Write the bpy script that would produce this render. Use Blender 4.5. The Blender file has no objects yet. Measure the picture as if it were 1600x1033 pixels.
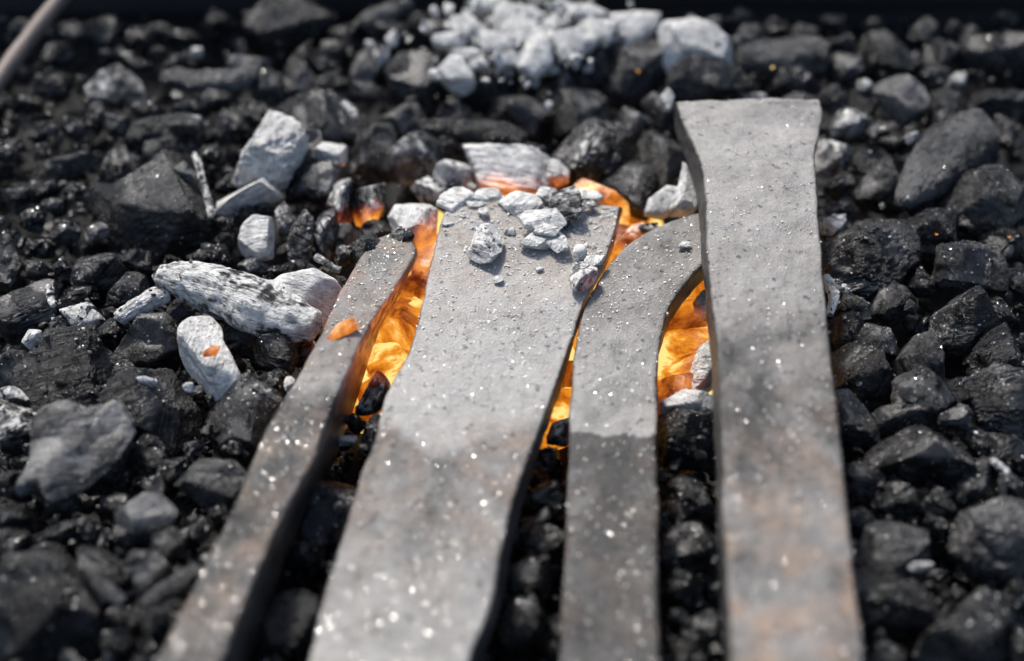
import bpy, bmesh, math, random
import numpy as np
from mathutils import Vector

random.seed(7)
rng = np.random.default_rng(11)
S = bpy.context.scene
COL = S.collection

# ------------------------------------------------------------------ camera
W, H = 1600.0, 1033.0
DIST, PITCH = 0.57, math.radians(45.0)
FPX = 50.0 / 36.0 * W
cam_d = bpy.data.cameras.new('camera')
cam = bpy.data.objects.new('camera', cam_d)
COL.objects.link(cam)
cam.location = (0, -DIST * math.cos(PITCH), DIST * math.sin(PITCH))
cam.rotation_euler = (math.pi / 2 - PITCH, 0, 0)
cam_d.lens = 50.0
cam_d.sensor_width = 36.0
cam_d.clip_start = 0.01
cam_d.clip_end = 50.0
cam_d.dof.use_dof = True
cam_d.dof.focus_distance = 0.567
cam_d.dof.aperture_fstop = 3.2
S.camera = cam
CAM = np.array(cam.location)
RIGHT = np.array([1.0, 0, 0])
UP = np.array([0, math.sin(PITCH), math.cos(PITCH)])
FWD = np.array([0, math.cos(PITCH), -math.sin(PITCH)])

# ------------------------------------------------------------------ light
SUN_EL, SUN_AZ = math.radians(52), math.radians(-28)      # azimuth measured from +Y towards +X
world = bpy.data.worlds.new('World')
S.world = world
world.use_nodes = True
wn = world.node_tree
wn.nodes.clear()
sky = wn.nodes.new('ShaderNodeTexSky')
sky.sky_type = 'NISHITA'
sky.sun_disc = False
sky.sun_elevation = SUN_EL
sky.sun_rotation = SUN_AZ
sky.dust_density = 2.5
sky.ozone_density = 0.8
bg = wn.nodes.new('ShaderNodeBackground')
bg.inputs['Strength'].default_value = 0.05
wo = wn.nodes.new('ShaderNodeOutputWorld')
wn.links.new(sky.outputs[0], bg.inputs[0])
wn.links.new(bg.outputs[0], wo.inputs[0])
sun_d = bpy.data.lights.new('sun', 'SUN')
sun_d.energy = 1.5
sun_d.angle = math.radians(11.0)
sun_d.color = (1.0, 0.965, 0.91)
sun = bpy.data.objects.new('sun', sun_d)
COL.objects.link(sun)
sdir = Vector((math.sin(SUN_AZ) * math.cos(SUN_EL), math.cos(SUN_AZ) * math.cos(SUN_EL), math.sin(SUN_EL)))
sun.rotation_euler = sdir.to_track_quat('Z', 'Y').to_euler()
sun.location = sdir * 2
SUNV = np.array(sdir)
S.view_settings.view_transform = 'Standard'
S.view_settings.look = 'None'
S.view_settings.exposure = 1.85
S.view_settings.gamma = 1.0
S.render.engine = 'CYCLES'
S.cycles.use_denoising = True
S.cycles.sample_clamp_indirect = 4.0


# ------------------------------------------------------------------ helpers
def P(x, y, z):
    """point of the place at height z seen at photo pixel (x, y)"""
    d = FWD + RIGHT * ((x - W / 2) / FPX) - UP * ((y - H / 2) / FPX)
    t = (z - CAM[2]) / d[2]
    return CAM + d * t


def project(p):
    r = np.asarray(p) - CAM
    dz = r @ FWD
    return np.stack([W / 2 + (r @ RIGHT) / dz * FPX, H / 2 - (r @ UP) / dz * FPX], -1)


def pts(s):
    return np.array([[float(v) for v in t.split(',')] for t in s.split()])


def _hash(ix, iy, iz, seed):
    h = (ix * 374761393 + iy * 668265263 + iz * 2147483647 + seed * 1274126177) & 0xFFFFFFFF
    h = ((h ^ (h >> 13)) * 1274126177) & 0xFFFFFFFF
    h = h ^ (h >> 16)
    return (h & 0xFFFFFF) / float(0xFFFFFF)


def vnoise(p, seed=0):
    i = np.floor(p).astype(np.int64)
    f = p - i
    f = f * f * (3 - 2 * f)
    out = 0
    for dx in (0, 1):
        wx = f[:, 0] if dx else 1 - f[:, 0]
        for dy in (0, 1):
            wy = f[:, 1] if dy else 1 - f[:, 1]
            for dz in (0, 1):
                wz = f[:, 2] if dz else 1 - f[:, 2]
                out = out + wx * wy * wz * _hash(i[:, 0] + dx, i[:, 1] + dy, i[:, 2] + dz, seed)
    return out * 2 - 1


def sstep(a, b, x):
    t = np.clip((x - a) / (b - a), 0, 1)
    return t * t * (3 - 2 * t)


_ico = {}


def ico(level):
    if level not in _ico:
        bm = bmesh.new()
        bmesh.ops.create_icosphere(bm, subdivisions=level, radius=1.0)
        v = np.array([x.co[:] for x in bm.verts])
        f = np.array([[q.index for q in x.verts] for x in bm.faces], dtype=np.int32)
        bm.free()
        _ico[level] = (v, f)
    return _ico[level]


def make_mesh(name, verts, faces, attrs=None, smooth=True):
    me = bpy.data.meshes.new(name)
    n = len(verts)
    faces = np.asarray(faces, dtype=np.int32)
    k = faces.shape[1]
    me.vertices.add(n)
    me.vertices.foreach_set('co', np.asarray(verts, dtype=np.float32).ravel())
    me.loops.add(faces.size)
    me.loops.foreach_set('vertex_index', faces.ravel())
    me.polygons.add(len(faces))
    me.polygons.foreach_set('loop_start', np.arange(0, faces.size, k, dtype=np.int32))
    me.polygons.foreach_set('use_smooth', np.full(len(faces), smooth, dtype=bool))
    for an, (typ, val) in (attrs or {}).items():
        at = me.attributes.new(an, typ, 'POINT')
        at.data.foreach_set('vector' if typ == 'FLOAT_VECTOR' else 'value', np.asarray(val, dtype=np.float32).ravel())
    me.update()
    me.validate()
    return me


def link(name, me, mat, loc=(0, 0, 0), parent=None):
    o = bpy.data.objects.new(name, me)
    COL.objects.link(o)
    o.location = loc
    if mat is not None:
        me.materials.append(mat)
    if parent is not None:
        o.parent = parent
    return o


def tag(o, label, cat, group=None):
    o['label'] = label
    o['category'] = cat
    if group:
        o['group'] = group


# ------------------------------------------------------------------ materials
class NT:
    def __init__(self, name):
        self.m = bpy.data.materials.new(name)
        self.m.use_nodes = True
        self.t = self.m.node_tree
        self.t.nodes.clear()
        self.out = self.n('ShaderNodeOutputMaterial')
        self.b = self.n('ShaderNodeBsdfPrincipled')
        self.l(self.b.outputs[0], self.out.inputs[0])

    def n(self, typ, **kw):
        nd = self.t.nodes.new(typ)
        for k, v in kw.items():
            setattr(nd, k, v)
        return nd

    def l(self, a, b):
        self.t.links.new(a, b)

    def put(self, sock, v):
        if hasattr(v, 'node'):
            self.l(v, sock)
        else:
            sock.default_value = v

    def math(self, op, a, b=None, c=None, clamp=False):
        nd = self.n('ShaderNodeMath', operation=op, use_clamp=clamp)
        self.put(nd.inputs[0], a)
        if b is not None:
            self.put(nd.inputs[1], b)
        if c is not None:
            self.put(nd.inputs[2], c)
        return nd.outputs[0]

    def vmath(self, op, a, b=None):
        nd = self.n('ShaderNodeVectorMath', operation=op)
        self.put(nd.inputs[0], a)
        if b is not None:
            self.put(nd.inputs[1], b)
        return nd.outputs[0]

    def noise(self, vec, scale, detail=4, rough=0.55, dist=0.0):
        nd = self.n('ShaderNodeTexNoise')
        self.l(vec, nd.inputs['Vector'])
        nd.inputs['Scale'].default_value = scale
        nd.inputs['Detail'].default_value = detail
        nd.inputs['Roughness'].default_value = rough
        nd.inputs['Distortion'].default_value = dist
        return nd.outputs['Fac']

    def mr(self, v, a, b, c=0.0, d=1.0, smooth=True):
        nd = self.n('ShaderNodeMapRange')
        if smooth:
            nd.interpolation_type = 'SMOOTHSTEP'
        self.put(nd.inputs['Value'], v)
        for k, x in (('From Min', a), ('From Max', b), ('To Min', c), ('To Max', d)):
            self.put(nd.inputs[k], x)
        return nd.outputs[0]

    def mix(self, f, a, b):
        nd = self.n('ShaderNodeMix', data_type='RGBA')
        self.put(nd.inputs['Factor'], f)
        for s, v in ((nd.inputs[6], a), (nd.inputs[7], b)):
            if hasattr(v, 'node'):
                self.l(v, s)
            else:
                s.default_value = (*v, 1)
        return nd.outputs[2]

    def fmix(self, f, a, b):
        nd = self.n('ShaderNodeMix', data_type='FLOAT')
        self.put(nd.inputs['Factor'], f)
        self.put(nd.inputs[2], a)
        self.put(nd.inputs[3], b)
        return nd.outputs[0]

    def ramp(self, f, stops):
        nd = self.n('ShaderNodeValToRGB')
        e = nd.color_ramp.elements
        while len(e) < len(stops):
            e.new(0.5)
        for k, (p, c) in enumerate(stops):
            e[k].position = p
            e[k].color = (*c, 1)
        self.l(f, nd.inputs[0])
        return nd.outputs[0]

    def bump(self, h, strength, dist, normal=None):
        nd = self.n('ShaderNodeBump')
        nd.inputs['Strength'].default_value = strength
        nd.inputs['Distance'].default_value = dist
        self.l(h, nd.inputs['Height'])
        if normal is not None:
            self.l(normal, nd.inputs['Normal'])
        return nd.outputs[0]


HEAT = [(0.0, (0.10, 0.006, 0.0)), (0.22, (0.50, 0.055, 0.003)), (0.5, (0.95, 0.24, 0.012)),
        (0.78, (1.0, 0.37, 0.03)), (1.0, (1.0, 0.70, 0.22))]


def charcoal_material():
    m = NT('charcoal')
    info = m.n('ShaderNodeObjectInfo')
    sep = m.n('ShaderNodeSeparateColor')
    m.l(info.outputs['Color'], sep.inputs[0])
    ash, dust, heat = sep.outputs[0], sep.outputs[1], sep.outputs[2]
    crack = info.outputs['Alpha']
    g = m.n('ShaderNodeAttribute', attribute_name='gco').outputs['Vector']
    hot = m.n('ShaderNodeAttribute', attribute_name='hot').outputs['Fac']
    off = m.math('MULTIPLY', info.outputs['Random'], 37.0)
    comb = m.n('ShaderNodeCombineXYZ')
    for k in range(3):
        m.l(off, comb.inputs[k])
    v = m.vmath('ADD', g, comb.outputs[0])
    vg = m.vmath('MULTIPLY', g, (0.16, 1.0, 1.0))           # stretched along the wood grain
    vg = m.vmath('ADD', vg, comb.outputs[0])
    n_big = m.noise(m.vmath('ADD', m.vmath('MULTIPLY', g, (0.45, 1.0, 1.0)), comb.outputs[0]), 75, 6, 0.62)
    n_mid = m.noise(v, 260, 6, 0.62)
    n_fine = m.noise(v, 1300, 5, 0.6)
    n_grain = m.noise(vg, 620, 5, 0.6, 0.3)
    vor = m.n('ShaderNodeTexVoronoi', feature='DISTANCE_TO_EDGE')
    m.l(m.vmath('MULTIPLY', v, (0.7, 1.0, 1.0)), vor.inputs['Vector'])
    vor.inputs['Scale'].default_value = 170
    cr = m.math('MULTIPLY', m.mr(vor.outputs['Distance'], 0.0, 0.13, 1.0, 0.0), crack)
    geo = m.n('ShaderNodeNewGeometry')
    edge = m.mr(geo.outputs['Pointiness'], 0.5, 0.62, 0.0, 1.0)
    # colour
    base = m.mix(n_mid, (0.0022, 0.0022, 0.0025), (0.011, 0.0108, 0.011))
    dmask = m.math('MULTIPLY', dust, m.mr(m.math('ADD', m.math('MULTIPLY', n_big, .7), m.math('MULTIPLY', n_mid, .3)), 0.40, 0.62, 0.05, 1.0))
    dmask = m.math('ADD', dmask, m.math('MULTIPLY', edge, m.math('MULTIPLY', dust, 0.5)), clamp=True)
    dcol = m.mix(n_fine, (0.08, 0.079, 0.078), (0.25, 0.246, 0.24))
    base = m.mix(dmask, base, dcol)
    # ash
    an = m.math('ADD', m.math('MULTIPLY', n_big, 0.55), m.math('MULTIPLY', n_grain, 0.28))
    an = m.math('ADD', an, m.math('MULTIPLY', n_mid, 0.25))
    an = m.math('ADD', an, m.math('MULTIPLY', edge, 0.10))
    thr = m.math('SUBTRACT', 0.86, m.math('MULTIPLY', ash, 0.62))
    amask = m.mr(m.math('SUBTRACT', an, thr), -0.03, 0.04, 0.0, 1.0)
    acol = m.mix(m.mr(n_mid, 0.3, 0.72), (0.42, 0.415, 0.40), (0.74, 0.73, 0.70))
    acol = m.mix(m.math('MULTIPLY', m.mr(n_grain, 0.54, 0.66), m.mr(ash, 0.5, 1.0, 0.8, 0.32, smooth=False)), acol, (0.07, 0.067, 0.065))
    col = m.mix(amask, base, acol)
    # pale specks of fly ash stuck on the coal
    vs = m.n('ShaderNodeTexVoronoi', feature='F1')
    m.l(v, vs.inputs['Vector'])
    vs.inputs['Scale'].default_value = 520
    rs = m.n('ShaderNodeSeparateColor')
    m.l(vs.outputs['Color'], rs.inputs[0])
    sp = m.math('MULTIPLY', m.mr(vs.outputs['Distance'], 0.16, 0.26, 1.0, 0.0), m.math('GREATER_THAN', rs.outputs[0], 0.86))
    col = m.mix(m.math('MULTIPLY', sp, 0.65), col, (0.5, 0.49, 0.46))
    col = m.mix(m.math('MULTIPLY', cr, 0.85), col, (0.008, 0.008, 0.008))
    m.l(col, m.b.inputs['Base Color'])
    rough = m.fmix(amask, m.mr(n_mid, 0.3, 0.7, 0.16, 0.38), 0.88)
    rough = m.math('ADD', rough, m.math('MULTIPLY', dmask, 0.2), clamp=True)
    m.l(rough, m.b.inputs['Roughness'])
    m.b.inputs['Specular IOR Level'].default_value = 0.42
    # relief
    h1 = m.math('ADD', m.math('MULTIPLY', n_fine, 0.5), m.math('MULTIPLY', n_mid, 1.1))
    h1 = m.math('ADD', h1, m.math('MULTIPLY', n_grain, 1.1))
    h1 = m.math('SUBTRACT', h1, m.math('MULTIPLY', cr, 0.8))
    rgh = m.n('ShaderNodeAttribute', attribute_name='rgh').outputs['Fac']
    h1 = m.math('MULTIPLY', h1, m.math('MAXIMUM', m.fmix(rgh, 0.22, 1.0), m.math('MULTIPLY', amask, 0.7)))
    nm = m.bump(h1, 1.0, 0.0021)
    m.l(nm, m.b.inputs['Normal'])
    # glow
    e0 = m.math('MULTIPLY', m.mr(n_big, 0.32, 0.70, 0.22, 1.02), m.math('MULTIPLY', hot, heat))
    e0 = m.math('ADD', e0, m.math('MULTIPLY', m.math('MULTIPLY', cr, hot), m.math('MULTIPLY', heat, 0.3)))
    e0 = m.math('SUBTRACT', e0, m.math('MULTIPLY', m.mr(n_mid, 0.5, 0.85), 0.12), clamp=True)
    ec = m.ramp(e0, HEAT)
    m.l(ec, m.b.inputs['Emission Color'])
    m.l(m.mr(e0, 0.03, 1.0, 0.0, 0.33, smooth=False), m.b.inputs['Emission Strength'])
    return m.m


def steel_material():
    m = NT('forged_steel')
    co = m.n('ShaderNodeTexCoord').outputs['Object']
    coat = m.n('ShaderNodeAttribute', attribute_name='coat').outputs['Fac']
    warm = m.n('ShaderNodeAttribute', attribute_name='warm').outputs['Fac']
    hot = m.n('ShaderNodeAttribute', attribute_name='hot').outputs['Fac']
    nb = m.noise(co, 45, 5, 0.6)
    nm_ = m.noise(co, 190, 6, 0.65)
    nf = m.noise(co, 1500, 5, 0.65)
    # scale: dull blue grey steel
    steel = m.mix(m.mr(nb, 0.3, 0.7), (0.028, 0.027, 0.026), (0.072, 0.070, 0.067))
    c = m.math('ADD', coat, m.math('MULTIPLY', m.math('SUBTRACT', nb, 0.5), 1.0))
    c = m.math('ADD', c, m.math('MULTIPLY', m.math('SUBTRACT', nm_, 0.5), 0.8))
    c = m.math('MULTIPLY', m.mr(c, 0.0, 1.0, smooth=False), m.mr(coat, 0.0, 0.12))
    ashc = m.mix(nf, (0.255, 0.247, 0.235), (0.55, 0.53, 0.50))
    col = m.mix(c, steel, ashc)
    w = m.math('MULTIPLY', warm, m.mr(m.noise(co, 70, 4, 0.6), 0.38, 0.66))
    col = m.mix(m.math('MULTIPLY', w, 0.8), col, (0.30, 0.205, 0.145))
    st = m.noise(m.vmath('MULTIPLY', co, (1.0, 0.10, 1.0)), 420, 5, 0.6)
    col = m.mix(m.mr(st, 0.5, 0.68, 0.0, 0.13), col, (0.075, 0.072, 0.070))
    pit = m.mr(m.noise(co, 330, 4, 0.6), 0.61, 0.70)
    col = m.mix(m.math('MULTIPLY', pit, 0.6), col, (0.05, 0.046, 0.045))
    m.l(col, m.b.inputs['Base Color'])
    m.l(m.fmix(c, 0.36, 0.8), m.b.inputs['Roughness'])
    m.l(m.fmix(c, 0.12, 0.0), m.b.inputs['Metallic'])
    m.b.inputs['Specular IOR Level'].default_value = 0.3
    h = m.math('ADD', m.math('MULTIPLY', nf, m.fmix(c, 0.3, 0.75)), nm_)
    h = m.math('SUBTRACT', h, m.math('MULTIPLY', pit, 0.5))
    m.l(m.bump(h, 0.9, 0.0015), m.b.inputs['Normal'])
    e0 = m.math('MULTIPLY', hot, m.mr(nm_, 0.3, 0.7, 0.2, 1.0))
    m.l(m.ramp(e0, HEAT), m.b.inputs['Emission Color'])
    m.l(m.math('MULTIPLY', e0, 0.3), m.b.inputs['Emission Strength'])
    return m.m


def simple_material(name, c1, c2, scale, rough, metal=0.0, bump=0.4, dist=0.001):
    m = NT(name)
    co = m.n('ShaderNodeTexCoord').outputs['Object']
    n1 = m.noise(co, scale, 6, 0.6)
    m.l(m.mix(n1, c1, c2), m.b.inputs['Base Color'])
    m.b.inputs['Roughness'].default_value = rough
    m.b.inputs['Metallic'].default_value = metal
    if bump:
        m.l(m.bump(m.noise(co, scale * 4, 5, 0.6), bump, dist), m.b.inputs['Normal'])
    return m.m


M_COAL = charcoal_material()
M_STEEL = steel_material()
M_SOOT = simple_material('sooty_plate', (0.010, 0.010, 0.011), (0.030, 0.029, 0.028), 30, 0.75)
M_BED = simple_material('coal_dust', (0.003, 0.003, 0.003), (0.012, 0.012, 0.012), 220, 0.8, 0, 0.8, 0.002)
M_ROD = simple_material('rusty_rod', (0.07, 0.055, 0.048), (0.17, 0.14, 0.125), 60, 0.6, 0.2)
M_FLAKE = simple_material('bright_scale', (0.80, 0.79, 0.77), (0.9, 0.89, 0.87), 50, 0.31, 1.0, 0)
M_CRUMB = simple_material('ash_crumb', (0.42, 0.40, 0.37), (0.78, 0.75, 0.70), 300, 0.9, 0, 0)

# ------------------------------------------------------------------ the setting
SURF = []      # surface samples for flakes: (points, normals)


def grid_sheet(name, x0, x1, y0, y1, nx, ny, zf, mat, attrs=False):
    X, Y = np.meshgrid(np.linspace(x0, x1, nx), np.linspace(y0, y1, ny))
    v = np.stack([X.ravel(), Y.ravel(), np.zeros(X.size)], -1)
    v[:, 2] = zf(v)
    i = np.arange(nx * ny).reshape(ny, nx)
    f = np.stack([i[:-1, :-1], i[:-1, 1:], i[1:, 1:], i[1:, :-1]], -1).reshape(-1, 4)
    at = {'gco': ('FLOAT_VECTOR', v), 'hot': ('FLOAT', np.ones(len(v)))} if attrs else None
    return link(name, make_mesh(name, v, f, at), mat)


bed = grid_sheet('ground', -0.9, 0.9, -0.5, 0.9, 230, 170,
                 lambda v: -0.030 + 0.004 * vnoise(v * 55, 3) + 0.0018 * vnoise(v * 190, 4), M_BED)
bed['kind'] = 'structure'

# rear plate of the forge hearth
bm = bmesh.new()
bmesh.ops.create_grid(bm, x_segments=60, y_segments=10, size=0.5)
for q in bm.verts:
    x, y = q.co.x * 1.5, q.co.y
    q.co = Vector((x, 0.258 + 0.0012 * math.sin(x * 23) + 0.0008 * math.sin(y * 31 + x * 7), 0.002 + y * 0.088))
ext = bmesh.ops.extrude_face_region(bm, geom=bm.faces[:])
for q in [e for e in ext['geom'] if isinstance(e, bmesh.types.BMVert)]:
    q.co.y += 0.008
bmesh.ops.recalc_face_normals(bm, faces=bm.faces)
me = bpy.data.meshes.new('forge_wall')
bm.to_mesh(me)
bm.free()
wall = link('forge_wall', me, M_SOOT)
tag(wall, 'soot blackened steel plate standing behind the heap of charcoal', 'wall')


# ------------------------------------------------------------------ forged bars
def bar(tl, tr, zt, zb, br=None, bl=None, coat=None, warm=None, hot=None, seed=1, nst=230, ntop=20, crown=0.0006, bev=0.0009):
    tl, tr = pts(tl), pts(tr)
    n = len(tl)
    zt = np.full(n, zt) if np.isscalar(zt) else np.asarray(zt)
    zb = np.full(n, zb) if np.isscalar(zb) else np.asarray(zb)
    TL = np.array([P(*p, z) for p, z in zip(tl, zt)])
    TR = np.array([P(*p, z) for p, z in zip(tr, zt)])
    low = lambda A: np.stack([A[:, 0], A[:, 1], zb], -1)
    BR = np.array([P(*p, z) for p, z in zip(pts(br), zb)]) if br else low(TR)
    BL = np.array([P(*p, z) for p, z in zip(pts(bl), zb)]) if bl else low(TL)
    rails = []
    s = np.concatenate([[0], np.cumsum(np.linalg.norm(np.diff((TL + TR) / 2, axis=0), axis=1))])
    for A in (TL, TR, BR, BL):
        e = A[0] + (A[0] - A[1]) / (s[1] - s[0]) * 0.13       # the bars run on out of the picture
        rails.append(np.concatenate([[e], A]))
    s = np.concatenate([[-0.13], s])
    st = np.concatenate([np.linspace(-0.13, 0, 8)[:-1], np.linspace(0, s[-1], nst)])

    def samp(A):                                            # monotone-ish cubic resample of a rail
        m_ = np.gradient(A, s, axis=0)
        k = np.clip(np.searchsorted(s, st, 'right') - 1, 0, len(s) - 2)
        h = (s[k + 1] - s[k])[:, None]
        t = ((st - s[k]) / (s[k + 1] - s[k]))[:, None]
        return ((2 * t**3 - 3 * t**2 + 1) * A[k] + (t**3 - 2 * t**2 + t) * h * m_[k]
                + (-2 * t**3 + 3 * t**2) * A[k + 1] + (t**3 - t**2) * h * m_[k + 1])
    TL, TR, BR, BL = [samp(A) for A in rails]
    rings = []
    wid = np.linalg.norm(TR - TL, axis=1)[:, None]
    hgt = np.linalg.norm(TR - BR, axis=1)[:, None]
    e1, e2 = np.clip(bev / wid, 0, 0.2), np.clip(bev / hgt, 0, 0.3)
    ntop = int(ntop * 1.7)
    cols, istop = [], []
    for k in range(ntop):
        t = k / (ntop - 1)
        f = e1 + (1 - 2 * e1) * t
        p = TL + (TR - TL) * f
        p = p + np.array([0, 0, 1]) * crown * (4 * t * (1 - t))
        cols.append(p)
        istop.append(1)
    for a, b_, m_ in ((TR, BR, 6), (BR, BL, 6), (BL, TL, 6)):
        ee = e2 if m_ == 6 and a is not BR else e1
        for k in range(m_):
            f = ee + (1 - 2 * ee) * (k / (m_ - 1))
            cols.append(a + (b_ - a) * f)
            istop.append(0)
    V = np.stack(cols, 1)                                   # station, ring, 3
    ns, nr = V.shape[:2]
    v = V.reshape(-1, 3)
    top = np.tile(np.array(istop), ns)
    d = 0.0009 * vnoise(v * 55, seed) + 0.00045 * vnoise(v * 150, seed + 1) + 0.00022 * vnoise(v * 380, seed + 2)
    v = v + np.array([0, 0, 1.0]) * d[:, None]
    side = 0.0006 * vnoise(v * 70, seed + 5) + 0.0003 * vnoise(v * 260, seed + 6)
    v[:, 0] += side
    i = np.arange(ns * nr).reshape(ns, nr)
    j = np.roll(i, -1, 1)
    f = np.stack([i[:-1], i[1:], j[1:], j[:-1]], -1).reshape(-1, 4)
    # caps, ringed so that they stay quads
    extra_v, extra_f = [], []
    base = len(v)
    for r in (0, ns - 1):
        c = v.reshape(ns, nr, 3)[r].mean(0)
        extra_v.append(c)
        ci = base + len(extra_v) - 1
        for k in range(0, nr, 2):
            a, b_, d_ = i[r, k], i[r, (k + 1) % nr], i[r, (k + 2) % nr]
            extra_f.append([ci, a, b_, d_] if r == 0 else [ci, d_, b_, a])
    v = np.concatenate([v, np.array(extra_v)])
    f = np.concatenate([f, np.array(extra_f)])
    px = project(v)
    topf = np.concatenate([top, [0, 0]])
    at = {}
    for nm, fn in (('coat', coat), ('warm', warm), ('hot', hot)):
        val = fn(px[:, 0], px[:, 1], topf) if fn else np.zeros(len(v))
        at[nm] = ('FLOAT', val)
    me = make_mesh('forged_bar', v, f, at)
    # samples for scale flakes
    ii = np.where(topf > 0)[0]
    SURF.append(('bar', v[ii], px[ii]))
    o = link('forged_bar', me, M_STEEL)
    org = v.mean(0)
    me.transform(__import__('mathutils').Matrix.Translation(Vector(-org)))
    o.location = org
    return o


GB = 'steel bars lying across the fire'
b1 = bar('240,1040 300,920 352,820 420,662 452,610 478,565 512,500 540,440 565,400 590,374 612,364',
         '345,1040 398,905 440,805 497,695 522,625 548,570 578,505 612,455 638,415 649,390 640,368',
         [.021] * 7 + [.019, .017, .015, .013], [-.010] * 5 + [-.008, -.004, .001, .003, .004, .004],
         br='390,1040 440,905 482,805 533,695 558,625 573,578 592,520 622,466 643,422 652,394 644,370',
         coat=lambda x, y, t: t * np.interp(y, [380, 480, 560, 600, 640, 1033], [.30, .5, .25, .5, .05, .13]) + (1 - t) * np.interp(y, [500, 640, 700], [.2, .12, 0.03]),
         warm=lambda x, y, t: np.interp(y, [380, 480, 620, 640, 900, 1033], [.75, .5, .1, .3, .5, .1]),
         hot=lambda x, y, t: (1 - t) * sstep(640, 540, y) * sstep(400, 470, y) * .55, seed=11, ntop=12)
tag(b1, 'narrow leftmost steel bar leaning diagonally, one edge darkened', 'metal bar', GB)
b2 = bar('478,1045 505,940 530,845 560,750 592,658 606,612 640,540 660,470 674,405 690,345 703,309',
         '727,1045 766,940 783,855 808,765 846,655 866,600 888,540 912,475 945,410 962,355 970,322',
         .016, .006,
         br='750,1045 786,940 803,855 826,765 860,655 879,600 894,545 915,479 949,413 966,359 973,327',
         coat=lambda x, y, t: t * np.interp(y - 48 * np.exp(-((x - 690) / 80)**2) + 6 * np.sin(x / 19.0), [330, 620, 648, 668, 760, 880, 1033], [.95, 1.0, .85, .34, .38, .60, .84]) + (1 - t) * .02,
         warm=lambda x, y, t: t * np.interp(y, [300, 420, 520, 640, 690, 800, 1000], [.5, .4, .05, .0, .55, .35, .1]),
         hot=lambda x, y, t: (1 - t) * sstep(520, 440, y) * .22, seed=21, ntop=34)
tag(b2, 'broad flat steel blade coated with pale ash, widest of the four bars', 'metal bar', GB)
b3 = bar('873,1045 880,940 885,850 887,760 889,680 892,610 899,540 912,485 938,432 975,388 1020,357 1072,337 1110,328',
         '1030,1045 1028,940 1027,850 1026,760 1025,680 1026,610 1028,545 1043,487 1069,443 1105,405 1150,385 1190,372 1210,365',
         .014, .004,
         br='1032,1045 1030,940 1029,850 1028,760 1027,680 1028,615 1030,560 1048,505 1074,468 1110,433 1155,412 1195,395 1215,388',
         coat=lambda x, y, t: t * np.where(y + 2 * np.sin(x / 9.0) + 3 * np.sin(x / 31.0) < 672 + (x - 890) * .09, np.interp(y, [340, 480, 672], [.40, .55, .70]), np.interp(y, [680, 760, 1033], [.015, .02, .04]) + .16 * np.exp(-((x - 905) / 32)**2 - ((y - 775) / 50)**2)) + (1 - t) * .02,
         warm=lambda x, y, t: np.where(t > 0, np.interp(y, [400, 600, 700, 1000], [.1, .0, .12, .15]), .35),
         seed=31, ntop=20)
tag(b3, 'steel bar curving right at its far end between the broad blade and flared bar', 'metal bar', GB)
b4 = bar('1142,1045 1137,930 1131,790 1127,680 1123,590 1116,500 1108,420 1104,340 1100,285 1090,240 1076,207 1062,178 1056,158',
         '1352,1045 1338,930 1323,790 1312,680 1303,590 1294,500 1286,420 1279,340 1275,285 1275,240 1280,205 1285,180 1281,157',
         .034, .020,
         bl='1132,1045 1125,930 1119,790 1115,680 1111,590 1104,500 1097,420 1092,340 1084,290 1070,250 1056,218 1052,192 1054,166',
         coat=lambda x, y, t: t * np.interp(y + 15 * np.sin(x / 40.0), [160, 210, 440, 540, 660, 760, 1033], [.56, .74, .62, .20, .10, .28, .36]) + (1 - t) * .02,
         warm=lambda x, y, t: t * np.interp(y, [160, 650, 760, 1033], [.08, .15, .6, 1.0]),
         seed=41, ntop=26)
tag(b4, 'thick rightmost steel bar with a flared square end, lying highest', 'metal bar', GB)

# ------------------------------------------------------------------ charcoal
LUMPS = []          # (object, px, py, size_px, tone, label or None)
TONE = {'K': (0.03, 0.03), 'D': (0.08, 0.16), 'G': (0.34, 0.7), 'W': (0.84, 0.9)}


def finish(v, faces, name, cpx, hotdir, h, ash, dust, crack, ga, frame, seed, size, rgh):
    """local vertices in the (right, up, toward camera) frame -> object"""
    c, s_ = math.cos(math.radians(ga)), math.sin(math.radians(ga))
    gco = np.stack([v[:, 0] * c + v[:, 1] * s_, -v[:, 0] * s_ + v[:, 1] * c, v[:, 2]], -1)
    if hotdir == 'all':
        hot = np.ones(len(v))
    elif hotdir:
        dx = {'r': 1, 'l': -1}.get(hotdir[0], 0) + {'r': 1, 'l': -1}.get(hotdir[-1] if len(hotdir) > 1 else '', 0)
        dy = {'d': -1, 'u': 1}.get(hotdir[0], 0) + {'d': -1, 'u': 1}.get(hotdir[-1] if len(hotdir) > 1 else '', 0)
        q = (v[:, 0] * dx + v[:, 1] * dy) / (np.abs(v[:, :2]).max() * max(1, math.hypot(dx, dy)))
        hot = sstep(-0.05, 0.85, q + 0.25 * vnoise(v * 150, seed + 9))
    else:
        hot = np.zeros(len(v))
    C, R_, U_, T_ = frame
    w = v[:, :1] * R_ + v[:, 1:2] * U_ + v[:, 2:] * T_
    me = make_mesh(name, w, faces, {'gco': ('FLOAT_VECTOR', gco), 'hot': ('FLOAT', hot), 'rgh': ('FLOAT', rgh)})
    o = link(name, me, M_COAL, C)
    o.color = (ash, dust, h, crack)
    r = np.linalg.norm(w, axis=1)
    nz = w[:, 2] / np.maximum(r, 1e-6)
    k = np.where(nz > 0.35)[0]
    if len(k) and size > 24 and h < .3 and ash < .8:
        SURF.append(('coal', (w + C)[k[::3]], None))
    return o


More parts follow.
